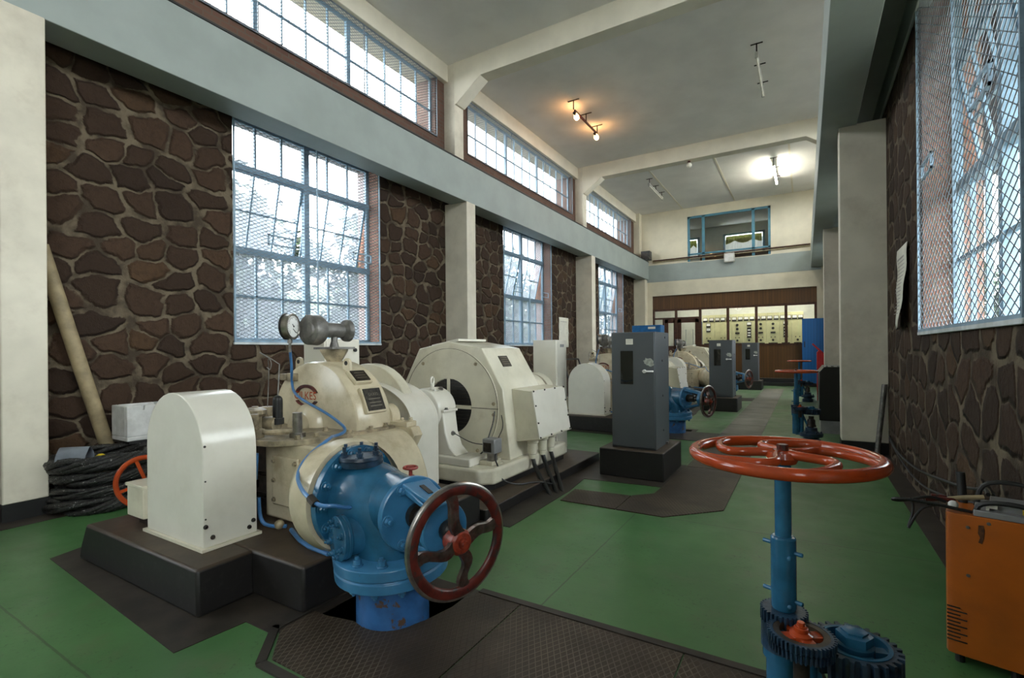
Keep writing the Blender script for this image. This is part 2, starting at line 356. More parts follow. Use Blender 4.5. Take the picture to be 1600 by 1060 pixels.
M = dict(
    stone=stone_mat(), brick=brick_mat(), brick_dark=brick_mat('dark_brick', .48), floor=floor_mat(), chequer=chequer_mat(), wood=wood_mat(),  # brick_dark repeats the brick in darker tones
    cream_wall=paint('cream_plaster', (.60, .55, .42), .7, var=.05, scale=1.5),
    column=paint('white_column_paint', (.66, .61, .50), .6, var=.06, scale=2, dirt=(.30, .24, .17), dirt_amt=.35, bump=.1),
    ceiling=paint('ceiling_board', (.74, .725, .69), .8, var=.04, scale=1.2),
    ceilbeam=paint('ceiling_beam_plaster', (.70, .65, .53), .75, var=.05, scale=1.5),
    beam=paint('pale_blue_green_paint', (.295, .335, .315), .55, var=.05, scale=1.5),
    skirt=paint('black_skirting_paint', (.012, .012, .012), .45),
    border=paint('dark_floor_border', (.034, .026, .020), .55, var=.3, scale=4),
    plinth=paint('black_plinth_paint', (.020, .017, .015), .55, var=.25, scale=5, dirt=(.055, .043, .033), dirt_amt=.7, bump=.3),
    plinth_top=paint('dusty_plinth_top', (.040, .032, .026), .6, var=.25, scale=4, dirt=(.03, .024, .02), dirt_amt=.5, bump=.2),
    cream=paint('cream_enamel', (.68, .64, .505), .22, var=.05, scale=3, dirt=(.30, .23, .13), dirt_amt=.32, chip_glint=(.07, .05, .04), chip_glint_at=.73, chip_glint_scale=22),
    white=paint('white_enamel', (.72, .69, .60), .20, var=.03, scale=3, dirt=(.40, .34, .24), dirt_amt=.15, chip_glint=(.1, .08, .06), chip_glint_at=.75, chip_glint_scale=30),
    oily=paint('oily_cream_iron', (.34, .28, .18), .4, var=.3, scale=9, dirt=(.06, .04, .03), dirt_amt=.9),
    blue=paint('blue_enamel', (.020, .115, .215), .25, var=.18, scale=6, dirt=(.01, .05, .12), dirt_amt=.45, chip_glint=(.06, .05, .05), chip_glint_at=.70, bump=.15),
    blue_light=paint('light_blue_enamel', (.042, .175, .335), .28, var=.12, scale=6, chip_glint=(.05, .05, .06), chip_glint_at=.70, bump=.1),
    blue_pipe=paint('rust_footed_blue_enamel', (.032, .125, .32), .35, var=.2, scale=8, chip_glint=(.10, .055, .03), chip_glint_at=.60, chip_glint_scale=9),
    darkblue=paint('greasy_blue_iron', (.016, .04, .075), .35, var=.4, scale=12, bump=.5),
    bluetube=paint('blue_copper_tube', (.06, .19, .42), .3, var=.15),
    redlead=paint('worn_red_oxide', (.095, .014, .009), .38, var=.35, scale=14, chip_glint=(.035, .02, .018), chip_glint_at=.55, chip_glint_scale=18),
    redgloss=paint('gloss_red_oxide', (.40, .054, .012), .16, var=.12, scale=8, dirt=(.2, .04, .02), dirt_amt=.5, chip_glint=(.06, .03, .025), chip_glint_at=.71),
    redsmall=paint('dull_red_paint', (.33, .05, .04), .4),
    steel=paint('worn_steel', (.34, .32, .29), .28, metal=.9, var=.2, scale=15),
    greasy=paint('greasy_dark_iron', (.035, .028, .022), .35, metal=.4, var=.4, scale=15),
    galv=paint('dull_grey_casting', (.20, .19, .175), .45, metal=.55, var=.25, scale=12, bump=.2),
    cabinet=paint('charcoal_cabinet_paint', (.062, .070, .076), .38, var=.05, scale=2),
    black=paint('black_rubber', (.012, .012, .012), .5), blacktank=paint('black_tank_paint', (.008, .008, .008), .35),
    tankrim=paint('tank_rim', (.25, .25, .24), .4),
    orange=paint('orange_enamel', (.40, .098, .007), .35, var=.08, scale=3, dirt=(.22, .06, .01), dirt_amt=.5, chip_glint=(.08, .04, .02), chip_glint_at=.72),
    winblue=paint('pale_blue_steel_frame', (.17, .28, .37), .45, var=.1), tealblue=paint('teal_blue_frame', (.07, .20, .27), .45, var=.1),
    mesh=paint('blue_grey_wire', (.17, .20, .23), .45, metal=.2),
    meshframe=paint('blue_mesh_frame', (.25, .36, .46), .45),
    sill=paint('pale_sill', (.55, .58, .58), .6),
    doorblue=plank_mat('blue_boarded_door', (.005, .105, .32)), blueplain=paint('bright_blue_paint', (.008, .105, .28), .4),
    post=paint('dark_timber_post', (.060, .022, .010), .35, var=.25, scale=10),
    panel=paint('pale_yellow_panel', (.62, .60, .35), .4, var=.03), roomwhite=paint('white_room_plaster', (.72, .72, .66), .7, var=.03),
    meterwhite=paint('white_dial', (.85, .85, .82), .4, var=.02), meterblack=paint('black_bakelite', (.012, .012, .012), .35),
    paper=paint('aged_paper', (.70, .68, .58), .7, var=.04), ink=paint('grey_print', (.35, .33, .30), .7), redink=paint('faded_red_print', (.55, .25, .2), .7),
    pole=paint('tan_pole', (.30, .235, .13), .6, var=.2, scale=6), foam=paint('dirty_white_foam', (.60, .60, .58), .75, var=.08, scale=8, dirt=(.25, .22, .18), dirt_amt=.3),
    coil=paint('black_wire_rope', (.040, .039, .037), .38, metal=.55, var=.5, scale=70, bump=.9, chip_glint=(.5, .5, .48), chip_glint_at=.63, chip_glint_scale=45),  # coil: pale flecks paint glints onto the rope strands
    rag=paint('grey_blue_cloth', (.17, .19, .22), .8), yellow=paint('yellow_plastic', (.6, .45, .02), .5), red=paint('bright_red_paint', (.50, .02, .03), .35),
    greybox=paint('grey_box_paint', (.22, .22, .22), .45), plate=paint('dark_nameplate', (.045, .038, .03), .35, metal=.5, var=.3, scale=30), plateink=paint('nameplate_letters', (.20, .18, .14), .35, metal=.6),
    curtain=paint('yellow_green_curtain', (.36, .38, .10), .8, var=.2), net=paint('white_net_curtain', (.75, .75, .70), .8),
    glass=glass_mat('window_glass', (.92, .96, .99), .03, .0), dusty_hazy=glass_mat('dusty_hazy_glass', (.88, .93, .97), .02, .13, hazecol=(.62, .72, .84)), plain=glass_mat('right_window_glass', (.90, .95, .98), .006, .010, hazecol=(.62, .72, .84)),  # left panes: dusty film whose blue tint also paints in foggy paleness
    clear=glass_mat('clear_glass', (.95, .97, .96), .05), cabglass=paint('dark_cabinet_glass', (.006, .007, .006), .03),
    tube_on=emit('lit_tube', (1.0, .96, .80), 42.0), bulb_on=emit('lit_bulb', (1.0, .50, .18), 16.0), room_tube=emit('control_room_tube', (1.0, .97, .86), 32.0),
    off_tube=paint('unlit_tube', (.72, .70, .60), .3), batten=paint('batten_metal', (.45, .44, .40), .5),
    trunk=paint('tree_bark', (.05, .035, .022), .9), leaf=paint('leaf_green', (.022, .050, .018), .6, var=.5, scale=3), ground=paint('outside_ground', (.16, .15, .11), .9, var=.2, scale=.6),
    rust=paint('rusty_roof_sheet', (.045, .024, .017), .7, var=.4, scale=5),
)
M['greasybrown'] = paint('greasy_brown_iron', (.06, .042, .025), .4, metal=.3, var=.3, scale=20)
M['scraped'] = paint('scraped_orange_paint', (.10, .035, .010), .5, var=.4, scale=40)
M['hubred'] = paint('worn_hub_red', (.22, .030, .014), .35, var=.3, scale=30)
def cloth(nm, col):
    t = NT(nm); t.b.inputs['Base Color'].default_value = col + (1,); t.b.inputs['Roughness'].default_value = .9
    tl = t.n('BsdfTranslucent'); tl.inputs[0].default_value = col + (1,); ms = t.n('MixShader'); ms.inputs[0].default_value = .05
    t.set(ms.inputs[1], t.b); t.set(ms.inputs[2], tl); t.t.links.new(ms.outputs[0], t.out.inputs[0]); return t.m
M['curtain'] = cloth('yellow_green_curtain_cloth', (.34, .36, .10)); M['net'] = cloth('white_net_cloth', (.80, .80, .76))
M['oldcream'] = paint('aged_cream_enamel', (.62, .54, .38), .22, var=.08, scale=4, dirt=(.26, .18, .09), dirt_amt=.5, chip_glint=(.07, .05, .04), chip_glint_at=.72, chip_glint_scale=22)
M['rubbed'] = paint('rubbed_red_iron', (.12, .085, .07), .28, metal=.7, var=.3, scale=20, dirt=(.16, .02, .012), dirt_amt=.9)
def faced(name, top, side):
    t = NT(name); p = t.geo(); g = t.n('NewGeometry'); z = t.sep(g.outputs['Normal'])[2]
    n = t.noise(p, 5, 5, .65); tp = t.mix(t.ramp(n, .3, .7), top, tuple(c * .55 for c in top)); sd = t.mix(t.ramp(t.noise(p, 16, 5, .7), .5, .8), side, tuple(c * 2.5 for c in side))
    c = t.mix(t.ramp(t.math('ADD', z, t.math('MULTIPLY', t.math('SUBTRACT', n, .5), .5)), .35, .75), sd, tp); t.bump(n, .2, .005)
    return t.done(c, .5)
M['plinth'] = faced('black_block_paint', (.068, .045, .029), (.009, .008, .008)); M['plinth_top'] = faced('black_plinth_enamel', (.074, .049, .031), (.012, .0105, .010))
# cream over the whole machine, glass on the dial
def S(mb, name, mat, label=None, cat=None, **k): return mb.build(name, mat, kind='structure', label=label, cat=cat, **k)

# ------------------------------------------------------------------ room shell
XCL, XL, XLO = -6.53, -7.15, -7.75         # left: column face, stone face, outer face
XCR, XR, XRO = .47, 1.05, 1.55
YB, YE = -6.2, 24.0
ZB0, ZB1, ZC, ZSILL = 4.97, 5.84, 8.2, 1.75
COLY_L = [(-6.0, -5.66), (1.5, 1.84), (8.99, 9.33), (16.55, 16.9)]
COLY_R = [(-6.0, -5.66), (1.2, 1.54), (9.06, 9.40), (16.55, 16.9)]
WIN_L = [(-3.45, -.6), (4.06, 6.93), (11.54, 14.5), (18.85, 21.9)]
WIN_R = [(-3.45, -.6), (3.75, 6.65), (11.4, 14.3), (18.8, 21.7)]
# floor, with the pit under the inlet pipe of each machine
DY = 7.5
mb = MB(); px0, px1 = -2.54, -1.90
def slab(x0, x1, y0, y1): mb.box(x0, x1, y0, y1, -.25, 0)
slab(XLO, px0, YB - .3, YE + 4); slab(px1, XRO, YB - .3, YE + 4)
ys = YB - .3
for k in range(3):
    a = 1.93 + k * DY; slab(px0, px1, ys, a); ys = a + .62
slab(px0, px1, ys, YE + 4)
S(mb, 'floor', M['floor'], 'green painted concrete floor of the machine hall', 'floor')
mb = MB()
for k in range(3):
    a = 1.93 + k * DY
    mb.box(px0 - .05, px0, a - .05, a + .67, -1.2, -.02); mb.box(px1, px1 + .05, a - .05, a + .67, -1.2, -.02)
    mb.box(px0, px1, a - .05, a, -1.2, -.02); mb.box(px0, px1, a + .62, a + .67, -1.2, -.02); mb.box(px0, px1, a, a + .62, -1.25, -1.2)
S(mb, 'pit_floor', M['skirt'], 'dark pipe pit below the floor plates', 'pit')
mb = MB()
for k in range(3):
    a = 1.93 + k * DY
    mb.box(-2.64, px0, a - .22, a + .75, -.02, .005).box(px1, -1.82, a - .22, a + .75, -.02, .005).box(px0, px1, a - .22, a, -.02, .005).box(px0, px1, a + .62, a + .75, -.02, .005)
S(mb, 'trim_5', M['border'], 'dark steel kerb round the pipe pits', 'kerb')

def wall_lower(name, xi, xo, wins, label):
    mb = MB(); x0, x1 = min(xi, xo), max(xi, xo); y = YB - .3
    mb.box(x0, x1, YB - .3, YE + .2, -.1, ZSILL)
    for a, b in wins: mb.box(x0, x1, y, a, ZSILL, ZB1 - .02); y = b; mb.box(x0, x1, a, b, 5.2, ZB1 - .02)
    mb.box(x0, x1, y, YE + .2, ZSILL, ZB1 - .02)
    S(mb, name, M['stone'], label, 'wall', flat=True)
wall_lower('wall_left', XL, XLO, WIN_L, 'dark rubble stone wall with the tall windows on the left')
wall_lower('wall_right', XR, XRO, WIN_R, 'dark rubble stone wall on the right')
# clerestory wall: brick below and beside the glass, plaster above
CZ0, CZ1 = 6.52, 7.80
def clere(side, xi, xo, xlint):
    bays = [(-5.66, 1.5, -5.0, .8), (1.84, 8.99, 2.35, 8.66), (9.33, 16.55, 9.9, 16.2), (16.9, YE, 17.35, 23.05)]
    x0, x1 = min(xi, xo), max(xi, xo); mb = MB()
    for a, b, c, d in bays:
        mb.box(x0, x1, a, b, ZB1 - .02, CZ0); mb.box(x0, x1, a, c, CZ0, CZ1); mb.box(x0, x1, d, b, CZ0, CZ1)
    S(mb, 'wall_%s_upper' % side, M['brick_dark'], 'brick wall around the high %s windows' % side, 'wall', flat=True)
    mb = MB(); l0, l1 = min(xlint, xo), max(xlint, xo)
    for a, b, c, d in bays: mb.box(l0, l1, a, b, CZ1, ZC)
    S(mb, 'lintel_%s' % side, M['ceilbeam'], 'cream plaster lintel over the high %s windows' % side, 'wall', bev=.01)
    return bays
BL = clere('left', XL, XLO, -7.03); BR = clere('right', XR, XRO, .93)
# beams
mb = MB(); mb.box(-6.99, XCL, YB - .3, YE, ZB0, ZB1); mb.box(XL - .1, -6.9, YB - .3, YE, 5.5, ZB1 - .01)
S(mb, 'beam_left', M['beam'], 'pale blue-green crane beam along the left wall', 'beam', bev=.008)
mb = MB(); mb.box(.235, .695, YB - .3, YE, ZB0, ZB1); mb.box(.6, XR + .1, YB - .3, YE, 5.5, ZB1 - .01); mb.box(XR - .03, XR + .1, YB - .3, YE, 5.15, 5.6)
S(mb, 'beam_right', M['beam'], 'pale blue-green crane beam along the right wall', 'beam', bev=.008)
# thin dark ledge strip on the beam top edge
S(MB().box(-7.1, XCL + .015, YB, YE, ZB1, ZB1 + .025), 'trim_1', M['skirt'], 'dark edge strip on top of the left crane beam', 'trim')
# columns
for side, cols, xf, xw, xu in (('left', COLY_L, XCL, XL, -6.85), ('right', COLY_R, XCR, XR, .80)):
    for k, (a, b) in enumerate(cols):
        x0, x1 = min(xf - (.0), xw), max(xf, xw)
        mb = MB(); mb.box(x0 - (.1 if side == 'left' else 0), x1 + (.1 if side == 'right' else 0), a, b, .17, ZB0 + .02)
        q0, q1 = (XL - .1, xu) if side == 'left' else (xu, XR + .1)
        mb.box(q0, q1, a, b, ZB1 - .02, ZC)
        S(mb, 'column_%s_%d' % (side, k + 1), M['column'], 'off-white concrete column on the %s wall' % side, 'column', bev=.012)
        mb = MB(); mb.box(x0 - (.1 if side == 'left' else .004), x1 + (.1 if side == 'right' else .004), a - .004, b + .004, -.02, .17)
        S(mb, 'baseboard_%s_%d' % (side, k + 1), M['skirt'], 'black painted foot of a column on the %s wall' % side, 'baseboard')
S(MB().box(XL - .1, -6.6, 23.6, YE + .05, 0, ZB0 + .02).box(XL - .1, -6.85, 23.65, YE + .05, ZB1 - .02, ZC), 'column_left_5', M['cream_wall'], 'cream corner column by the end wall', 'column', bev=.01)
# ceiling and ceiling beams with haunches
S(MB().box(XLO, XRO, YB - .3, YE + .2, ZC, ZC + .2), 'ceiling', M['ceiling'], 'grey-white board ceiling of the hall', 'ceiling')
mb = MB()
for k in range(1, 12):
    x = XL + k * .75
    if k in (3, 6, 9): mb.box(x - .03, x + .03, 16.9, YE, ZC - .008, ZC + .01)
S(mb, 'trim_3', M['ceilbeam'], 'cover strips on the far ceiling boards', 'trim')
for k, (a, b) in enumerate(((-6.0, -5.66), (1.5, 1.84), (8.99, 9.33), (16.55, 16.9))):
    zb = 7.72
    poly = [(-6.87, ZC + .02), (-6.87, 7.25), (-6.80, 7.25), (-6.14, zb), (.07, zb), (.75, 7.25), (.82, 7.25), (.82, ZC + .02)]
    S(MB().prism(poly, (0, a + .004, 0), (1, 0, 0), (0, 0, 1), (0, b - a - .008, 0)), 'ceiling_beam_%d' % (k + 1), M['ceilbeam'], 'cream concrete ceiling beam with sloping haunches', 'beam', bev=.01)
# wall behind the camera
S(MB().box(XLO, XRO, YB - .6, YB - .3, -.1, ZC + .2), 'wall_back', M['cream_wall'], 'cream plaster wall behind the viewer', 'wall')
# end wall with opening for the timber screen and the upper office window
OX0, OX1, OZ = -6.37, .44, 4.16
UX0, UX1, UZ0, UZ1 = -4.70, -1.24, 5.67, 7.79
mb = MB()
mb.box(XLO, OX0, YE, YE + .35, -.1, OZ); mb.box(OX1, XRO, YE, YE + .35, -.1, OZ)
mb.box(XLO, XRO, YE, YE + .35, OZ, UZ0); mb.box(XLO, UX0, YE, YE + .35, UZ0, UZ1); mb.box(UX1, XRO, YE, YE + .35, UZ0, UZ1)
mb.box(XLO, XRO, YE, YE + .35, UZ1, ZC + .2)
S(mb, 'wall_far', M['cream_wall'], 'cream plaster end wall with control room opening and office window', 'wall')
S(MB().box(-6.6, .6, YE - .012, YE, 4.84, 5.66), 'trim_2', M['beam'], 'pale blue-green painted band across the end wall', 'trim')
S(MB().box(XL - .05, -6.28, YB, YE, -.02, .004).box(.86, XR + .05, YB, YE, -.02, .004), 'trim_4', M['border'], 'dark border strip along the foot of the walls', 'floor')

# ------------------------------------------------------------------ windows
def wire_grid(mb, Xp, y0, y1, z0, z1, pw, ph, th):
    """diamond mesh in the plane x = Xp as thin bars"""
    ang = ph / pw
    for sgn in (1, -1):
        c = y0 - (z1 - z0) / ang - pw
        while c < y1 + (z1 - z0) / ang + pw:
            # line: z - z0 = sgn*ang*(y-c)
            pts = []
            ya, yb = c, c + sgn * (z1 - z0) / ang
            lo, hi = (ya, yb) if ya < yb else (yb, ya)
            a, b = max(lo, y0), min(hi, y1)
            if b - a > .005:
                p = V(Xp + sgn * th * .4, a, z0 + sgn * ang * (a - c)); q = V(Xp + sgn * th * .4, b, z0 + sgn * ang * (b - c))
                d = (q - p).normalized(); n1 = V(1, 0, 0) * th / 2; n2 = d.cross(V(1, 0, 0)) * th / 2
                mb.add([p + n1, p + n2, p - n1, p - n2, q + n1, q + n2, q - n1, q - n2], [(0, 1, 5, 4), (1, 2, 6, 5), (2, 3, 7, 6), (3, 0, 4, 7)])
            c += pw
    return mb

def tall_window(idx, sgn, xw, y0, y1, mesh=True, label='', tilt=(13, 13), flat_hop=False):
    """steel window: two leaves of three panes; hopper casements in the middle row, wire guard on the room side. sgn=-1: left wall"""
    g = xw + sgn * .30; z0, z1 = ZSILL, 5.2; gm = M['dusty_hazy'] if sgn < 0 else M['plain']
    root = thing('window_%d' % idx, (g, (y0 + y1) / 2, z0), label, 'window', None, 'structure')
    ym = (y0 + y1) / 2; ztr2, ztr1, zs = 3.18, 4.46, 2.475
    fr = MB(); T = .045
    def vb(y, a, b, wd=.03, dp=.04): fr.box(g - dp / 2, g + dp / 2, y - wd / 2, y + wd / 2, a, b)
    def hb(z, a, b, wd=.03, dp=.04): fr.box(g - dp / 2, g + dp / 2, a, b, z - wd / 2, z + wd / 2)
    vb(y0 + .05, z0, z1, .06, .06); vb(y1 - .05, z0, z1, .06, .06); vb(ym, z0, z1, .10, .09)
    hb(z0 + .04, y0, y1, .07, .06); hb(ztr2, y0, y1, .10, .08); hb(ztr1, y0, y1, .09, .08); hb(z1 - .03, y0, y1, .06, .06); hb(zs, y0, y1, .035)
    pw = (y1 - y0 - .14) / 6
    for k in (1, 2, 4, 5):
        y = y0 + .07 + pw * k; vb(y, z0, ztr2, .028); vb(y, ztr1, z1, .028)
    fr.build('window_frame', M['winblue'], root)
    gl = MB(); gl.box(g - .003, g + .003, y0 + .05, y1 - .05, z0 + .03, ztr2 - .04); gl.box(g - .003, g + .003, y0 + .05, y1 - .05, ztr1 + .03, z1 - .03)
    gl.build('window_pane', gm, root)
    for j, (a, b) in enumerate(((y0 + .08, ym - .05), (ym + .05, y1 - .08))):
        ta = radians(tilt[j]); D = V(sgn * sin(ta), 0, -cos(ta)); N = V(cos(ta), 0, sgn * sin(ta)); L = ztr1 - ztr2 - .10
        o = V(g, 0, ztr1 - .05); c = MB(); gg = MB()
        def cb(ya, yb, s0, s1, wd=.03): c.obox(o + V(0, (ya + yb) / 2, 0) + D * ((s0 + s1) / 2), wd, abs(yb - ya), abs(s1 - s0), N, (0, 1, 0), D)
        cb(a, b, 0, .035); cb(a, b, L - .035, L); cb(a, a + .035, 0, L); cb(b - .035, b, 0, L); cb(a, b, L / 2 - .013, L / 2 + .013)
        for k in (1, 2): y = a + (b - a) * k / 3; cb(y - .012, y + .012, 0, L)
        ca = c.build('casement', M['winblue'], root)
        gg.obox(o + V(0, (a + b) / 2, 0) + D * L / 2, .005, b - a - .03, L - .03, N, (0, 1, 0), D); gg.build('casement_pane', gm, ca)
    if mesh:
        mm = MB(); xg = xw + sgn * .02 * 0 - sgn * .015
        wire_grid(mm, xg, y0, y1, z0 + .01, 5.12, *((.11, .056, .009) if sgn < 0 else (.14, .082, .0075)))
        mf = MB()
        for y in (y0 + .012, ym, y1 - .012): mf.box(xg - .01, xg + .01, y - .011, y + .011, z0, 5.13)
        mf.box(xg - .012, xg + .012, y0, y1, z0, z0 + .03)
        for hy in (y0 + .75, y1 - .45):
            mf.box(xg - .012, xg + .012, hy - .22, hy + .22, 3.28, 3.30).box(xg - .012, xg + .012, hy - .22, hy + .22, 3.42, 3.44)
            mf.box(xg - .012, xg + .012, hy - .22, hy - .2, 3.28, 3.44).box(xg - .012, xg + .012, hy + .2, hy + .22, 3.28, 3.44)
        gd = mf.build('wire_guard', M['meshframe'], root); mm.build('wire_mesh', M['mesh'], gd, flat=True)
    rv = MB(); a, b = sorted((xw + sgn * .02, xw + sgn * (.58 if sgn < 0 else .49)))
    rv.box(a, b, y0 - .01, y0 + .012, z0, 5.2).box(a, b, y1 - .012, y1 + .01, z0, 5.2)
    rv.build('brick_reveal', M['brick'], root, flat=True)
    MB().box(min(xw - sgn * .03, g), max(xw - sgn * .03, g), y0 - .01, y1 + .01, z0 - .03, z0 + .005).build('window_sill', M['sill'], root, bev=.006)
    portal('daylight_portal_%d' % idx, (xw + sgn * .62, ym, (z0 + 5.2) / 2), 3.4, y1 - y0, (0, radians(90) * (1 if sgn < 0 else -1) * -1, 0))
    return root

def high_window(idx, sgn, xw, y0, y1, muls, mesh=True, label=''):
    g = xw + sgn * .13; z0, z1 = CZ0, CZ1
    root = thing('window_%d' % idx, (g, (y0 + y1) / 2, z0), label, 'window', None, 'structure')
    fr = MB()
    def vb(y, wd, dp=.04): fr.box(g - dp / 2, g + dp / 2, y - wd / 2, y + wd / 2, z0, z1)
    vb(y0 + .025, .05); vb(y1 - .025, .05); zm = z0 + .54
    for z, wd in ((z0 + .03, .06), (z1 - .03, .06), (zm, .03)): fr.box(g - .02, g + .02, y0, y1, z - wd / 2, z + wd / 2)
    ed = [y0 + .03] + list(muls) + [y1 - .03]
    for i, y in enumerate(muls): vb(y, .085, .06)
    for a, b in zip(ed, ed[1:]):
        n = max(2, round((b - a) / .455))
        for k in range(1, n): vb(a + (b - a) * k / n, .024)
    fr.build('window_frame', M['winblue'], root)
    MB().box(g - .003, g + .003, y0 + .03, y1 - .03, z0 + .03, z1 - .03).build('window_pane', M['glass'], root)
    if mesh:
        xg = xw - sgn * .03; mm = MB(); wire_grid(mm, xg, y0 - .04, y1 + .04, z0 - .05, z1, .098, .056, .008)
        mf = MB()
        mf.box(xg - .008, xg + .008, y0 - .04, y1 + .04, z0 - .06, z0 - .04).box(xg - .008, xg + .008, y0 - .04, y1 + .04, z1 - .02, z1)
        for y in (y0 - .03, y0 + (y1 - y0) / 3, y0 + 2 * (y1 - y0) / 3, y1 + .03): mf.box(xg - .008, xg + .008, y - .008, y + .008, z0 - .06, z1)
        gd = mf.build('wire_guard', M['mesh'], root); mm.build('wire_mesh', M['mesh'], gd, flat=True)
    portal('daylight_portal_%d' % idx, (xw + sgn * .62, (y0 + y1) / 2, (z0 + z1) / 2), z1 - z0, y1 - y0, (0, radians(90) * (1 if sgn > 0 else -1), 0))
nm = ['behind the viewer', 'nearest', 'second', 'far']
wi = 1
for k, (a, b) in enumerate(WIN_L):
    tall_window(wi, -1, XL, a, b, k > 0, 'tall steel-framed window with wire guard in left stone wall, %s' % nm[k]); wi += 1
for k, (a, b) in enumerate(WIN_R):
    tall_window(wi, 1, XR, a, b, k == 1, 'tall steel-framed window in right stone wall, %s' % nm[k], tilt=(9, 9)); wi += 1
for k, (_, _, c, d) in enumerate(BL):
    L = d - c; mu = [c + L * .335, c + L * .66] if k != 1 else [2.75, 4.5, 6.3]
    if k == 2: mu = [11.92, 13.79]
    if k == 3: mu = [19.2, 21.08]
    high_window(wi, -1, XL, c, d, mu, k > 0, 'long high window with wire guard above the left crane beam, %s' % nm[k]); wi += 1
for k, (_, _, c, d) in enumerate(BR):
    L = d - c; high_window(wi, 1, XR, c, d, [c + L / 3, c + 2 * L / 3], False, 'long high window above the right crane beam, %s' % nm[k]); wi += 1

# ------------------------------------------------------------------ outside
S(MB().box(-60, XLO - .01, -40, 60, -.6, -.4).box(XRO + .01, 60, -40, 60, -.6, -.4), 'ground', M['ground'], 'bare ground outside the hall', 'ground')
def tree(x, y, h, rad, n, label, seed):
    R = random.Random(seed); t = thing('tree', (x, y, -.4), label, 'tree', 'trees outside the windows')
    MB().tube([(x, y, -.4), (x + .1, y, h * .4), (x - .1, y + .2, h * .8)], [.22, .08], 8).build('trunk', M['trunk'], t)
    mb = MB(); cl = [V(x + R.gauss(0, rad * .55), y + R.gauss(0, rad * .55), R.uniform(h * .12, h * .86)) for _ in range(34)]
    for i in range(n):
        c = R.choice(cl) + V(R.gauss(0, .45), R.gauss(0, .45), R.gauss(0, .4)); s = R.uniform(.12, .26)
        a = V(R.gauss(0, 1), R.gauss(0, 1), R.gauss(0, .7)).normalized(); b = a.cross(V(R.gauss(0, 1), R.gauss(0, 1), R.gauss(0, 1))).normalized()
        mb.add([c - a * s, c + b * s * .45, c + a * s, c - b * s * .45], [(0, 1, 2, 3)])
    mb.build('foliage', M['leaf'], t, flat=True)
TL = ((-12.6, 4.8, 6.6, 1.7), (-14.5, 8.2, 7.2, 2.0), (-12.8, 11.8, 6.6, 1.8), (-15, 15.3, 7.4, 2.0), (-12.8, 18.8, 6.6, 1.8), (-15, 22.5, 7.6, 2.1), (-13, 26.3, 7, 1.9), (-15, 30.2, 7.6, 2.1), (-13.2, 34.4, 7.2, 2.0))
for i, (x, y, h, r) in enumerate(TL):
    tree(x, y, h, r, 5200, 'leafy tree seen through the left windows, %s along the row' % ['first', 'second', 'third', 'fourth', 'fifth', 'sixth', 'seventh', 'eighth', 'ninth'][i], i + 3)
for i, (x, y, h, r) in enumerate(((7.5, 13.5, 5.4, 1.9), (9, 19, 6.2, 2.2), (8, 25, 6, 2.1))):
    tree(x, y, h, r, 4200, 'leafy tree seen through the window in the right wall, %s along the row' % ['first', 'second', 'third'][i], i + 23)
mb = MB(); n1, n2 = 40, 14; RH = random.Random(2)
for i in range(n1 + 1):
    for j in range(n2 + 1): mb.v.append(V(-17 - j * 1.6, -6 + i * 1.6, -.5 + 8.2 * (j / n2) ** .55 + RH.uniform(-.5, .5) * (j > 0)))
for i in range(n1):
    for j in range(n2): a = i * (n2 + 1) + j; mb.f.append([a, a + 1, a + n2 + 2, a + n2 + 1])
S(mb, 'hill', M['leaf'], 'dark wooded slope rising behind the trees outside the left windows', 'hill')
# lean-to roof outside the right window
t = thing('lean_to_roof', (3, 8, 4), 'rusty corrugated lean-to roof outside the right window', 'roof')
mb = MB(); U = V(1, 0, -.75).normalized(); n = 60
pts = []
for i in range(n + 1): pts.append((0 + 16.0 * i / n, .03 * (i % 2)))
poly = pts + [(p[0], p[1] + .012) for p in pts[::-1]]
mb.prism(poly, (XRO + .02, 2.0, 5.37), (0, 1, 0), (0, 0, 1), U * 1.5); mb.build('roof_sheet', M['rust'], t)
mb = MB()
for y in (2.5, 5.5, 8.5, 11.5, 14.5): mb.bar((XRO + .02, y, 5.27), V(XRO + .02, y, 5.27) + U * 1.45, .06, .1)
mb.build('rafter', M['trunk'], t)

# ------------------------------------------------------------------ chequer plates and runner
plates = [  # polygons on the floor for one machine bay
    [(-2.60, 1.73), (-2.39, 1.54), (-2.12, 1.54), (-1.545, 1.0), (-1.545, 2.65), (-1.86, 2.65), (-1.9, 2.4), (-1.94, 2.22), (-2.0, 2.08), (-2.1, 2.0), (-2.2, 1.98), (-2.3, 2.0), (-2.5, 1.96), (-2.6, 1.96)],
    [(-1.535, .8), (-.56, .8), (-.56, 2.65), (-1.535, 2.65)],
    [(-.55, .8), (.45, .8), (.45, 2.65), (-.55, 2.65)],
]
def plate(poly, name, lab, grp, mat='chequer', h=.008, off=0):
    return MB().prism(poly, (0, off, -.004), (1, 0, 0), (0, 1, 0), (0, 0, h + .004)).build(name, M[mat], None, label=lab, cat='floor plate', group=grp)
for i, p in enumerate(plates):
    plate(p, 'chequer_plate', ['steel chequer plate cut round the foot of the nearest blue pipe', 'steel chequer plate in front of the nearest dark red handwheel', 'steel chequer plate beside the nearest red wheel stand'][i], 'chequer plates in front of the nearest turbine')
fr = MB()
for a, b in (((-2.66, 1.74), (-2.41, 1.49)), ((-2.41, 1.49), (-2.12, 1.49)), ((-2.12, 1.49), (-1.5, .93)), ((-1.86, 2.68), (.45, 2.68)), ((-2.64, 1.72), (-2.64, 2.7))):
    fr.bar((a[0], a[1], .003), (b[0], b[1], .003), .05, .018)
fr.build('plate_frame', M['border'], None, label='dark steel frame around the nearest chequer plates', cat='frame')
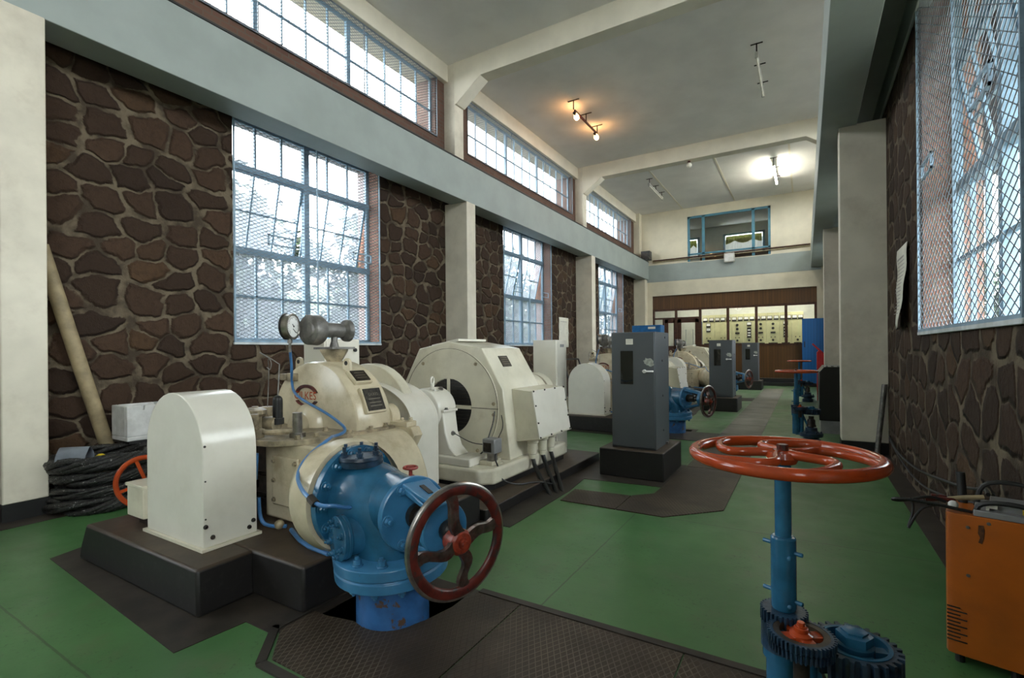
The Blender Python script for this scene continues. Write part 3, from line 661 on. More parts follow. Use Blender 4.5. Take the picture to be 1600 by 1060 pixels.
plate([(-2.6, 8.9), (-1.38, 8.9), (-1.38, 9.85), (-2.6, 9.85)], 'chequer_plate', 'dark steel floor plate across the bay at the second blue pipe', 'floor plates at the far machines', 'border')
plate([(-2.6, 16.4), (-1.38, 16.4), (-1.38, 17.35), (-2.6, 17.35)], 'chequer_plate', 'dark steel floor plate across the bay at the third blue pipe', 'floor plates at the far machines', 'border')
# cable trench plates beside the first cabinet
tr = [
    ([(-2.24, 4.72), (-1.64, 4.72), (-1.64, 5.24), (-2.27, 5.18)], 'steel chequer plate covering the cable trench by the generator cables'),
    ([(-1.63, 4.72), (-1.17, 4.72), (-.70, 5.20), (-.70, 6.9), (-1.40, 6.9), (-1.44, 5.44), (-1.63, 5.25)], 'steel chequer plate bending round the plinth of the nearest grey cabinet'),
    ([(-1.39, 6.92), (-.70, 6.92), (-.70, 8.88), (-1.39, 8.88)], 'steel chequer plate behind the nearest red wheel stand, before the runner'),
]
for p, l in tr: plate(p, 'trench_plate', l, 'chequer plates over the cable trench')
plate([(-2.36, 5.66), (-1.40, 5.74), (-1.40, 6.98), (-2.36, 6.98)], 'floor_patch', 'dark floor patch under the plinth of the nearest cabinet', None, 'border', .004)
M['runner'] = paint('worn_grey_plate', (.135, .125, .10), .5, var=.2, scale=2, dirt=(.07, .065, .05), dirt_amt=.5)
yy = 8.9; ords = ['first', 'second', 'third', 'fourth', 'fifth', 'sixth', 'seventh', 'eighth', 'ninth', 'tenth', 'eleventh', 'twelfth', 'thirteenth']
R1 = random.Random(5)
for i in range(11):
    L = (1.0, 1.3, 1.2)[i % 3]
    plate([(-1.37, yy), (-.70, yy), (-.70, yy + L - .015), (-1.37, yy + L - .015)], 'runner_plate', 'worn grey plate in the walkway strip, %s from the near end' % ords[i], 'walkway strip plates', 'runner', .008); yy += L

# ------------------------------------------------------------------ machines
XA, ZS = -3.77, .92          # machine axis
def plinths():
    base = (-3.7, 3.8, 0)
    t = thing('machine_plinth', base, 'black stepped concrete plinth under the nearest turbine', 'plinth', 'machine plinths')
    mb = MB()
    mb.prism([(-4.78, 0), (-4.90, 0), (-4.86, .12), (-4.76, .29), (-3.15, .29), (-3.14, 0)], (0, 1.55, 0), (1, 0, 0), (0, 0, 1), (0, .36, 0))
    mb.box(-4.88, -2.63, 1.90, 3.80, 0, .29)
    mb.build('turbine_base', M['plinth_top'], t, bev=.02)
    mb = MB(); mb.box(-5.05, -2.57, 3.80, 6.75, 0, .11); mb.build('generator_base', M['plinth_top'], t, bev=.012)
    mb = MB(); mb.prism([(-5.08, 1.43), (-2.90, 1.31), (-2.86, 1.68), (-2.62, 1.68), (-2.58, 1.9), (-2.58, 3.78), (-2.3, 3.78), (-2.3, 5.1), (-2.36, 5.66), (-2.36, 6.9), (-5.2, 6.9), (-5.2, 1.8)], (0, 0, -.004), (1, 0, 0), (0, 1, 0), (0, 0, .008))
    mb.build('floor_apron', M['border'], t)
    return t
def black_face():
    return None
PL = plinths()

def arch_poly(hw, zs, zt, z0, n=18):
    return [(-hw, z0)] + [(hw * -cos(pi * i / n), zs + (zt - zs) * sin(pi * i / n)) for i in range(n + 1)] + [(hw, z0)]

def governor_cover():
    t = thing('governor_cover', (-3.79, 1.9, .29), 'cream round-topped sheet-metal cover, nearest the viewer', 'machine cover', 'round-topped governor covers')
    mb = MB().prism(arch_poly(.385, .93, 1.325, .31), (-3.79, 1.72, 0), (1, 0, 0), (0, 0, 1), (0, .37, 0)); mb.build('cover_shell', M['white'], t, bev=.006)
    mb = MB()
    for x in (-4.15, -3.43):
        for y in (1.74, 2.06): mb.box(x - .02, x + .02, y - .02, y + .02, .29, .32)
    mb.box(-4.2, -3.38, 1.70, 2.11, .292, .312)
    mb.build('foot_flange', M['cream'], t)
    mb = MB(True)
    for y, z in ((1.78, .37), (2.03, .36), (1.735, .45), (2.06, .4)): mb.bolt((-3.405, y, z), (1, 0, 0), .011, .015)
    for z in (.5, .75, .98): mb.bolt((-3.408, 1.735, z), (1, 0, 0), .006, .008)
    mb.each('bolt', M['greasy'], t)
    return t
GC = governor_cover()

def inlet_valve():
    C = V(-2.18, 2.20, 0); n = V(.95, -.31, 0).normalized(); s = V(-.31, -.95, 0).normalized(); z = V(0, 0, 1); za = .67; nx = V(1, 0, 0)
    t = thing('inlet_valve', (C.x, C.y, -.2), 'blue cast-iron inlet valve with dark red spoked handwheel, nearest of three', 'valve', 'blue inlet valves')
    A = C + z * za
    MB().cyl(C + z * -1.1, C + z * .34, .226, .215, 40).build('riser_pipe', M['blue_pipe'], t)
    tz = (z - V(.86, .51, 0) * .10).normalized()
    mb = MB(); o = C + z * .275
    mb.lathe([(.325, 0), (.338, .006), (.338, .058), (.33, .064), (.33, .070), (.338, .076), (.338, .130), (.325, .138)], o, tz, 48)
    mb.bolts(o + tz * .138, tz, .285, 12, .023, .036, .2); mb.bolts(o, -tz, .285, 12, .022, .030, .2)
    mb.build('pipe_flange', M['blue_light'], t, bev=.002)
    # body: an elbow from the turbine flange down to the pipe, a branch towards the gland and a hand-hole boss
    mb = MB()
    pts = [A - nx * .34, A - nx * .28] + [C - nx * (.21 - .21 * sin(pi / 2 * i / 14)) + z * (.46 + .21 * cos(pi / 2 * i / 14)) for i in range(15)] + [C + z * .38]
    mb.tube(pts, [.238, .240] + [.240 - .030 * i / 14 for i in range(15)] + [.222], 48)
    mb.cyl(C - nx * .25 + z * .70, C - nx * .25 + z * .90, .128, .125, 36)
    mb.lathe([(.19, -.12), (.185, .1), (.18, .2), (.18, .24)], A, n, 36)
    mb.lathe([(.15, .05), (.118, .19), (.112, .27)], A + z * -.15 - n * .05, s, 28)
    mb.cyl(A - n * .2 + s * .2 + z * -.02, A - n * .24 + s * .3 + z * -.02, .03, n=12)
    mb.build('valve_body', M['blue'], t, bev=.012, seg=3)
    mb = MB(); mb.ring(A - nx * .34, nx, .22, .325, .045, 48); mb.bolts(A - nx * .295, nx, .288, 14, .023, .032)
    mb.build('inlet_flange', M['blue'], t, bev=.003)
    # cap on top
    mb = MB(); c = C - nx * .26 + z * .885 + V(.02, -.03, 0)
    mb.lathe([(.13, 0), (.138, .004), (.138, .03), (.132, .034), (.132, .038), (.138, .042), (.134, .062), (.09, .066), (.04, .072), (.0, .074)], c, z, 36)
    mb.bolts(c + z * .058, z, .108, 6, .019, .034, .25)
    for i in range(6):
        a = 2 * pi * (i + .25) / 6; x, y, _ = frame(z); p = c + (x * cos(a) + y * sin(a)) * .108; mb.cyl(p + z * .09, p + z * .125, .011, n=8)
    mb.build('top_cap', M['darkblue'], t)
    # side hand-hole cover
    c = A + z * -.15 - n * .05 + s * .275; mb = MB(); mb.lathe([(.124, 0), (.128, .004), (.128, .022), (.122, .025), (.128, .028), (.128, .05), (.121, .054), (0, .054)], c, s, 32)
    mb.bolts(c + s * .052, s, .100, 8, .016, .024, .5); mb.build('hand_hole_cover', M['blue'], t, bev=.002)
    # gland flange and yoke
    mb = MB(); c = A + n * .235; mb.lathe([(.205, 0), (.212, .005), (.212, .035), (.205, .04), (.0, .04)], c, n, 40); mb.bolts(c + n * .04, n, .172, 6, .023, .032, .0)
    mb.build('gland_flange', M['blue_light'], t, bev=.002)
    mb = MB(); y = z.cross(n)
    for sg in (1, -1):
        a = A + n * .28 + z * .175 * sg; b = A + n * .55 + z * .115 * sg; d = (b - a).normalized(); wv = d.cross(y)
        mb.prism([(-.085, 0), (.085, 0), (.055, 1), (-.055, 1)], a - wv * .014, y, (b - a), wv * .03)
        for q in (-1, 1): mb.prism([(0, 0), (.0, .035 * -sg * 1), ((b - a).length, .025 * -sg), ((b - a).length, 0)], a + y * (.08 * q if q > 0 else -.08) * .9, d, z, y * .012 * q)
    mb.ring(A + n * .54, n, .035, .135, .055, 32)
    mb.build('yoke', M['blue_light'], t, bev=.006)
    mb = MB(); mb.box(0, 0, 0, 0, 0, 0) if False else None
    d = (A + n * .55 + z * .115 - (A + n * .28 + z * .175)).normalized(); q = A + n * .40 + z * .168
    mb.obox(q, .10, .028, .006, d, y, d.cross(y)); mb.build('name_tag', M['plate'], t)
    mb = MB(); mb.lathe([(.024, .28), (.024, .66)], A, n, 16)
    mb.lathe([(.07, .29), (.075, .31), (.075, .34), (.05, .345), (.05, .37), (.068, .375), (.068, .43), (.045, .44), (.045, .50), (.058, .505), (.058, .54)], A, n, 20)
    mb.bolts(A + n * .345, n, .06, 2, .014, .07, .25)
    mb.lathe([(.05, .60), (.055, .61), (.055, .66), (.04, .67), (.04, .70)], A, n, 16)
    mb.build('spindle', M['greasy'], t)
    # handwheel
    H = A + n * .70 - z * .032; R = .262
    x, yv, _ = frame(n)
    wh = MB(); wh.torus(H, n, R, .028, 64, 14, 1.15, .62)
    w = wh.build('handwheel', M['redlead'], t)
    mb = MB()
    mb.torus(H - n * .003, n, R + .016, .0225, 64, 10, .85, .80)
    mb.build('worn_rim', M['steel'], w)
    for i in range(4):
        sp = MB(); a = radians(12 + 90 * i); dr = x * cos(a) + yv * sin(a); dt = -x * sin(a) + yv * cos(a)
        pts = []
        for k in range(9):
            f = k / 8; rr = .05 + (R - .05) * f
            pts.append(H + dr * rr + dt * .017 * sin(f * 2 * pi) + n * (.022 * (1 - f) + .010 * sin(f * 2 * pi)))
        b = len(sp.v)
        for k, p in enumerate(pts):
            wd = .032 - .007 * sin(pi * k / 8); th = .013
            for (u, v2) in ((-1, -1), (-.6, -1.2), (.6, -1.2), (1, -1), (1, 1), (.6, 1.2), (-.6, 1.2), (-1, 1)): sp.v.append(p + dt * wd * u + n * th * v2)
        for k in range(8):
            for j in range(8): j2 = (j + 1) % 8; sp.f.append([b + k * 8 + j, b + k * 8 + j2, b + (k + 1) * 8 + j2, b + (k + 1) * 8 + j])
        sp.f.append([b + j for j in range(8)]); sp.f.append([b + 64 + j for j in range(8)])
        sp.build('spoke', M['rubbed'], w, ang=50)
    mb = MB(); mb.lathe([(.05, -.05), (.062, -.045), (.066, .0), (.064, .03), (.05, .045), (.03, .048), (.03, .058), (.018, .06), (.018, .072), (0, .073)], H, n, 32); mb.build('hub', M['hubred'], w)
    return t
IV = inlet_valve()

def turbine():
    t = thing('water_turbine', (XA, 2.9, .29), 'cream water turbine with pressure gauge and red maker plate, nearest of three', 'turbine', 'cream water turbines')
    # lower casing
    mb = MB(); prof = [(-4.28, .29), (-3.30, .29), (-3.02, .42), (-2.86, .62), (-2.92, .80), (-3.06, .93), (-4.42, .93), (-4.36, .70)]
    prof = [(-3.70, .30), (-3.06, .30), (-3.06, .90), (-3.70, .90)]
    mb.prism(prof, (0, 2.34, 0), (1, 0, 0), (0, 0, 1), (0, .8, 0)); mb.box(-4.3, -3.6, 2.72, 3.25, .30, .90)
    mb.build('lower_casing', M['oldcream'], t, bev=.02, seg=3)
    n = V(1, 0, 0); A = V(-2.18, 2.20, .67)
    zz = .67; mb = MB(); mb.tube([(-2.535, 2.20, zz), (-2.575, 2.20, zz), (-2.62, 2.23, zz - .005), (-2.72, 2.33, zz - .01), (-2.86, 2.50, zz - .03), (-3.04, 2.70, zz - .05), (-3.2, 2.8, zz - .06)], [.345, .362, .358, .325, .28, .26, .25], 48)
    mb.build('inlet_branch', M['oldcream'], t, bev=.006)
    # draft side: curved shoulder dropping to the plinth on the right
    mb = MB(); sh = [(-3.45, .92)] + [(-3.06 + .33 * sin(pi / 2 * i / 10) ** 1.2, .29 + .63 * cos(pi / 2 * i / 10) ** .9) for i in range(11)] + [(-3.45, .29)]
    mb.prism(sh, (0, 2.72, 0), (1, 0, 0), (0, 0, 1), (0, .50, 0)); mb.build('draft_shoulder', M['oldcream'], t, bev=.03, seg=3)
    # split flange plate
    mb = MB(); pl_ = [(-4.45, 2.75), (-4.40, 2.30), (-4.1, 2.18), (-3.6, 2.16), (-3.40, 2.20), (-3.24, 2.36), (-3.13, 2.68), (-3.12, 3.18), (-3.20, 3.30), (-4.45, 3.30)]
    mb.prism(pl_, (0, 0, .895), (1, 0, 0), (0, 1, 0), (0, 0, .045)); mb.build('split_flange', M['oily'], t, bev=.006)
    mb = MB(True)
    for x, y in ((-3.16, 2.72), (-3.16, 2.95), (-3.18, 3.14), (-3.28, 2.5), (-3.45, 2.72), (-4.3, 2.72), (-3.3, 2.35), (-4.2, 2.3)): mb.bolt((x, y, .94), (0, 0, 1), .018, .03)
    mb.each('bolt', M['oily'], t)
    # upper casing: half drum
    mb = MB(); R = .575; k = 28
    arc = lambda r: [(XA + r * cos(pi * i / k), .94 + r * sin(pi * i / k)) for i in range(k + 1)]
    b0 = len(mb.v); prs = [(R - .035, 2.83), (R - .012, 2.838), (R, 2.86), (R, 3.20), (R - .02, 3.24)]
    for (r, y) in prs: mb.v += [V(q[0], y, q[1]) for q in arc(r)]
    for j in range(len(prs) - 1):
        for i in range(k): mb.f.append([b0 + j * (k + 1) + i, b0 + j * (k + 1) + i + 1, b0 + (j + 1) * (k + 1) + i + 1, b0 + (j + 1) * (k + 1) + i])
    mb.f.append([b0 + i for i in range(k + 1)]); e = b0 + (len(prs) - 1) * (k + 1); mb.f.append([e + i for i in range(k + 1)][::-1])
    mb.build('upper_casing', M['oldcream'], t, ang=30)
    mb = MB()
    for x in (XA - .36, XA + .30):
        mb.mark(); ctr = V(x, 2.97, 1.50 if x > XA else 1.51)
        mb.prism([(-.045, -.14), (.045, -.14), (.045, 0), (.032, .032), (0, .045), (-.032, .032), (-.045, 0)], ctr - V(0, .015, 0), (1, 0, 0), (0, 0, 1), (0, .03, 0))
    lugs = mb.each('lifting_lug', M['oldcream'], t, bev=.004)
    for x, lg in zip((XA - .36, XA + .30), lugs): c0 = V(x, 2.953, 1.50 if x > XA else 1.51); MB().cyl(c0, c0 + V(0, .036, 0), .02, n=14).build('lug_hole', M['greasy'], lg)
    # hand hole on the front of the lower casing
    mb = MB(); mb.box(-3.575, -3.255, 2.315, 2.34, .42, .80); h = mb.build('hatch_cover', M['oldcream'], t, bev=.012, seg=3)
    mb = MB(True)
    for x, z in ((-3.545, .46), (-3.545, .76), (-3.285, .46), (-3.285, .76), (-3.545, .61), (-3.285, .61)): mb.bolt((x, 2.315, z), (0, -1, 0), .014, .018)
    mb.each('hatch_bolt', M['oily'], h)
    # boss on the drum front, tube clamp, maker plate
    mb = MB(); mb.lathe([(.20, 0), (.17, .05), (.11, .08), (.11, .14), (.07, .15)], (XA - .05, 2.835, .95), (0, -1, 0), 28); mb.build('shaft_boss', M['oldcream'], t)
    mb = MB(); mb.box(-4.06, -3.96, 2.78, 2.84, 1.34, 1.41).box(-4.145, -4.05, 2.77, 2.83, 1.345, 1.405); mb.build('tube_clamp', M['oily'], t, bev=.006)
    mb = MB(); c = V(-3.835, 2.813, 1.215); k2 = 24
    band = [(.155 * cos(radians(160 - 140 * i / k2)), .105 * sin(radians(160 - 140 * i / k2)) - .01) for i in range(k2 + 1)]
    inner = [(.125 * cos(radians(160 - 140 * i / k2)), .078 * sin(radians(160 - 140 * i / k2)) - .01) for i in range(k2 + 1)]
    mb.prism(band + inner[::-1], c, (1, 0, 0), (0, 0, 1), (0, .018, 0))
    lowb = [(q[0], -q[1] * .7 - .035) for q in band]; lowi = [(q[0], -q[1] * .7 - .035) for q in inner]
    mb.prism(lowb + lowi[::-1], c, (1, 0, 0), (0, 0, 1), (0, .018, 0))
    e = mb.build('maker_emblem', M['redlead'], t)
    mb = MB(); text_mb(mb, 'GILKES', c + V(0, -.006, -.005), (1, 0, 0), (0, 0, 1), .10, 0); mb.build('lettering', M['redgloss'], e, flat=True)
    # nameplates on the drum's shoulder
    for a0, wd, hh, yc, tx in ((48, .155, .12, 3.02, ''), (24, .19, .20, 3.04, 'GILKES')):
        a = radians(a0); N = V(cos(a), 0, sin(a)); T = V(-sin(a), 0, cos(a)); Y = V(0, 1, 0)
        c = V(XA, yc, .94) + N * (R + .010)
        bd = MB().obox(c, wd + .035, hh + .035, .035, Y, T, N).build('plate_backing', M['oldcream'], t, bev=.004)
        q = MB().obox(c + N * .02, wd, hh, .012, Y, T, N).build('nameplate', M['plate'], bd)
        mb = MB()
        if tx: text_mb(mb, tx, c + N * .0265 + T * hh * .22, Y, T, .036, .001); rows = (.02, -.15, -.3)
        else: rows = (.25, 0, -.25)
        for r_ in rows: mb.obox(c + N * .0268 + T * hh * r_, wd * .7, .008, .001, Y, T, N)
        mb.build('plate_lettering', M['plateink'], bd, flat=True)
    # bearing bracket behind the drum
    mb = MB(); mb.prism([(-.35, .93), (.80, .93), (.84, .86), (.78, .76), (.72, .64), (.70, .40), (-.35, .40)], (XA, 3.23, 0), (1, 0, 0), (0, 0, 1), (0, .11, 0))
    mb.box(XA + .30, XA + .76, 3.22, 3.35, .93, .975); mb.lathe([(.12, 0), (.12, .1), (.09, .12)], (XA + .46, 3.235, 1.0), (0, 1, 0), 24)
    mb.bolt((XA + .66, 3.27, .97), (0, 0, 1), .018, .035); mb.bolt((XA + .72, 3.32, .97), (0, 0, 1), .018, .035)
    mb.build('bearing_bracket', M['oldcream'], t, bev=.008)
    mb = MB(); mb.cyl((XA, 3.1, ZS), (XA, 4.235, ZS), .06, n=20); mb.build('shaft', M['greasy'], t)
    # governor linkage on the flange
    mb = MB(); mb.cyl((-3.40, 2.42, .94), (-3.40, 2.42, .975), .06, n=20).cyl((-3.40, 2.42, .975), (-3.40, 2.42, 1.13), .036, n=20); mb.build('link_pin', M['steel'], t)
    mb = MB(); mb.tube([(-3.80, 2.22, .985), (-3.55, 2.30, .98), (-3.40, 2.42, .985)], .022, 8); mb.build('link_arm', M['oily'], t)
    mb = MB()
    for (x, y, r, h0, h1) in ((-3.68, 2.24, .035, .94, 1.12), (-3.68, 2.24, .075, .94, 1.00), (-3.86, 2.36, .05, .94, 1.10), (-3.86, 2.36, .025, 1.1, 1.16), (-4.0, 2.3, .045, .94, 1.16), (-3.95, 2.5, .07, .94, 1.05), (-4.2, 2.4, .06, .94, 1.10), (-4.1, 2.62, .05, .94, 1.12)):
        mb.cyl((x, y, h0), (x, y, h1), r, n=16)
    mb.lathe([(.09, 0), (.085, .08), (.06, .1), (.06, .22)], (-4.0, 2.45, 1.0), (1, .25, 0), 20)
    mb.lathe([(.07, 0), (.09, .02), (.09, .05), (.05, .07)], (-3.86, 2.36, 1.08), (0, 0, 1), 8)
    mb.build('governor_linkage', M['oily'], t)
    mb = MB(); mb.cyl((-3.80, 2.52, 1.0), (-3.80, 2.52, 1.05), .05, n=16).cyl((-3.80, 2.52, 1.05), (-3.80, 2.52, 1.2), .04, n=16).sph((-3.80, 2.52, 1.2), .04); mb.build('oil_bottle', M['meterblack'], t)
    mb = MB(); mb.tube([(-3.80, 2.52, 1.2), (-3.80, 2.54, 1.50), (-3.84, 2.5, 1.54), (-3.95, 2.46, 1.60)], .005, 6)
    mb.tube([(-4.1, 2.62, 1.1), (-4.1, 2.64, 1.45), (-4.06, 2.6, 1.56), (-4.0, 2.6, 1.52), (-4.02, 2.6, 1.44), (-4.07, 2.6, 1.47)], .004, 6, 2); mb.build('oil_wire', M['galv'], t)
    # dark pipework below the flange
    mb = MB()
    for (x, y) in ((-3.60, 2.15), (-3.74, 2.22), (-3.88, 2.35)): mb.cyl((x, y, .30), (x, y, .92), .025, n=10).cyl((x, y, .5), (x, y, .56), .045, n=8).cyl((x, y, .70), (x, y, .75), .045, n=8)
    mb.cyl((-4.1, 2.3, .62), (-3.7, 2.38, .62), .02, n=10).cyl((-4.1, 2.3, .45), (-3.66, 2.38, .45), .022, n=10).box(-4.25, -3.80, 2.45, 2.68, .30, .89)
    mb.build('governor_pipework', M['greasy'], t)
    mb = MB().mark(); mb.tube([(-3.52, 2.16, .85), (-3.50, 2.14, .75), (-3.52, 2.15, .66)], .016, 8, 2); mb.mark().tube([(-3.50, 2.16, .52), (-3.48, 2.16, .34), (-3.40, 2.2, .31), (-3.30, 2.25, .315)], .014, 8, 2)
    mb.each('drain_tube', M['bluetube'], t); mb = MB().mark(); mb.tube([(-3.2, 2.22, .315), (-2.9, 2.1, .31), (-2.62, 2.08, .31)], .016, 8, 1); mb.each('drain_tube', M['bluetube'], t)
    MB().sph((-3.34, 2.22, .33), .035).build('drain_ball', M['oily'], t); mb = MB(); mb.cyl((-3.52, 2.42, .29), (-3.52, 2.42, .36), .06, n=12).sph((-3.52, 2.42, .38), .045, 12).cyl((-3.45, 2.5, .33), (-3.3, 2.5, .33), .03, n=10); mb.build('drain_cock', M['oily'], t)
    # gauge and tube
    gN = V(.90, .43, 0).normalized(); gc = V(-3.86, 2.68, 1.825)
    mb = MB(); mb.lathe([(.09, -.04), (.102, -.035), (.105, -.02), (.103, .02), (.113, .026), (.113, .036), (.101, .04), (.094, .032), (0, .032)], gc, gN, 36); g = mb.build('pressure_gauge', M['steel'], t)
    MB().lathe([(.110, -.04), (.115, -.038), (.115, -.028), (.110, -.026)], gc, gN, 36).build('gauge_back', M['meterblack'], g)
    mb = MB(); mb.lathe([(.093, .0335), (.093, .0345), (0, .0345)], gc, gN, 32); mb.build('dial_face', M['meterwhite'], g)
    mb = MB(); gx = V(0, 0, 1).cross(gN).normalized(); gz = V(0, 0, 1); p = gc + gN * .036
    mb.bar(p - gz * .02 - gx * .01, p + gz * -.055 + gx * .04, .003, .006, gN)
    mb.bar(p + gz * .02 - gx * .02, p, .003, .008, gN)
    for i in range(27):
        a = radians(-45 + 270 * i / 26); d = gx * cos(a) + gz * sin(a); mb.bar(p + d * (.077 if i % 5 else .068), p + d * .087, .0015, .003, gN)
    mb.cyl(p, p + gN * .004, .008, n=10); mb.build('needle', M['meterblack'], g, flat=True)
    mb = MB(); bx, by = gc.x, gc.y; mb.cyl((bx, by, 1.60), (bx, by, 1.735), .012, n=10).cyl((bx, by, 1.68), (bx, by, 1.71), .02, n=6); mb.build('gauge_stem', M['steel'], t)
    mb = MB(); mb.tube([(bx, by, 1.63), (-3.95, 2.76, 1.46), (-3.99, 2.785, 1.33), (-3.96, 2.785, 1.23), (-3.78, 2.77, 1.165), (-3.49, 2.755, 1.086), (-3.26, 2.70, 1.028), (-3.13, 2.66, .99), (-3.09, 2.60, .965), (-3.06, 2.46, .96), (-2.842, 2.300, 1.010), (-2.783, 2.050, 0.928), (-2.685, 1.900, 0.849), (-2.545, 1.830, 0.795), (-2.408, 1.800, 0.756), (-2.320, 1.800, 0.737), (-2.268, 1.840, 0.741), (-2.30, 1.95, .69), (-2.27, 2.05, .68)], .012, 8, 2); mb.build('gauge_tube', M['bluetube'], t)
    mb = MB(); mb.cyl((-2.428, 1.805, 0.771), (-2.373, 1.800, 0.744), .024, n=10); mb.build('tube_union', M['greasy'], t)
    # air valve on the drum
    mb = MB(); az = 1.80; p = V(XA, 0, az)
    mb.lathe([(.07, 0), (.115, .01), (.135, .03), (.14, .12), (.125, .15), (.07, .155)], p + V(-.04, 2.80, 0), (0, 1, 0), 32)
    mb.tube([p + V(0, 2.80, 0), p + V(.02, 2.90, 0), p + V(.02, 3.02, -.0), p + V(.02, 3.14, 0)], .068, 16, 1)
    mb.lathe([(.04, 0), (.06, .02), (.10, .045), (.105, .06), (.105, .09), (.085, .095)], p + V(.02, 3.13, 0), (.15, 1, 0), 28)
    mb.lathe([(.045, 0), (.028, .06), (.03, .14)], p + V(.02, 3.06, -.16), (0, 0, 1), 16)
    mb.box(XA - .12, XA + .14, 2.94, 3.20, 1.625, 1.645)
    for q in ((-.05, 2.82, .11), (.02, 2.98, .055)): mb.cyl(p + V(*q), p + V(q[0], q[1], q[2] + .025), .012, n=6)
    mb.build('air_valve', M['galv'], t, bev=.002)
    mb = MB(); mb.lathe([(.07, 0), (.16, .12), (.16, .135)], (XA + .01, 3.07, 1.49), (0, 0, 1), 4); mb.build('air_valve_base', M['oily'], t)
    return t
TB = turbine()

def coupling_guard():
    t = thing('coupling_guard', (XA, 3.55, .29), 'cream arched flywheel guard between turbine and generator of the nearest machine', 'machine guard', 'arched flywheel guards')
    out = arch_poly(.68, .93, 1.31, .30, 28); inn = arch_poly(.672, .93, 1.302, .30, 28)
    MB().prism(out + inn[::-1], (XA, 3.37, 0), (1, 0, 0), (0, 0, 1), (0, .38, 0)).build('guard_shell', M['white'], t, ang=30)
    MB().prism(out, (XA, 3.72, 0), (1, 0, 0), (0, 0, 1), (0, .008, 0)).build('back_plate', M['cream'], t)
    MB().lathe([(.30, 0), (.56, .0), (.56, .12), (.30, .12)], (XA, 3.48, ZS), (0, 1, 0), 40).build('flywheel', M['cream'], t, bev=.01)
    return t
CG = coupling_guard()

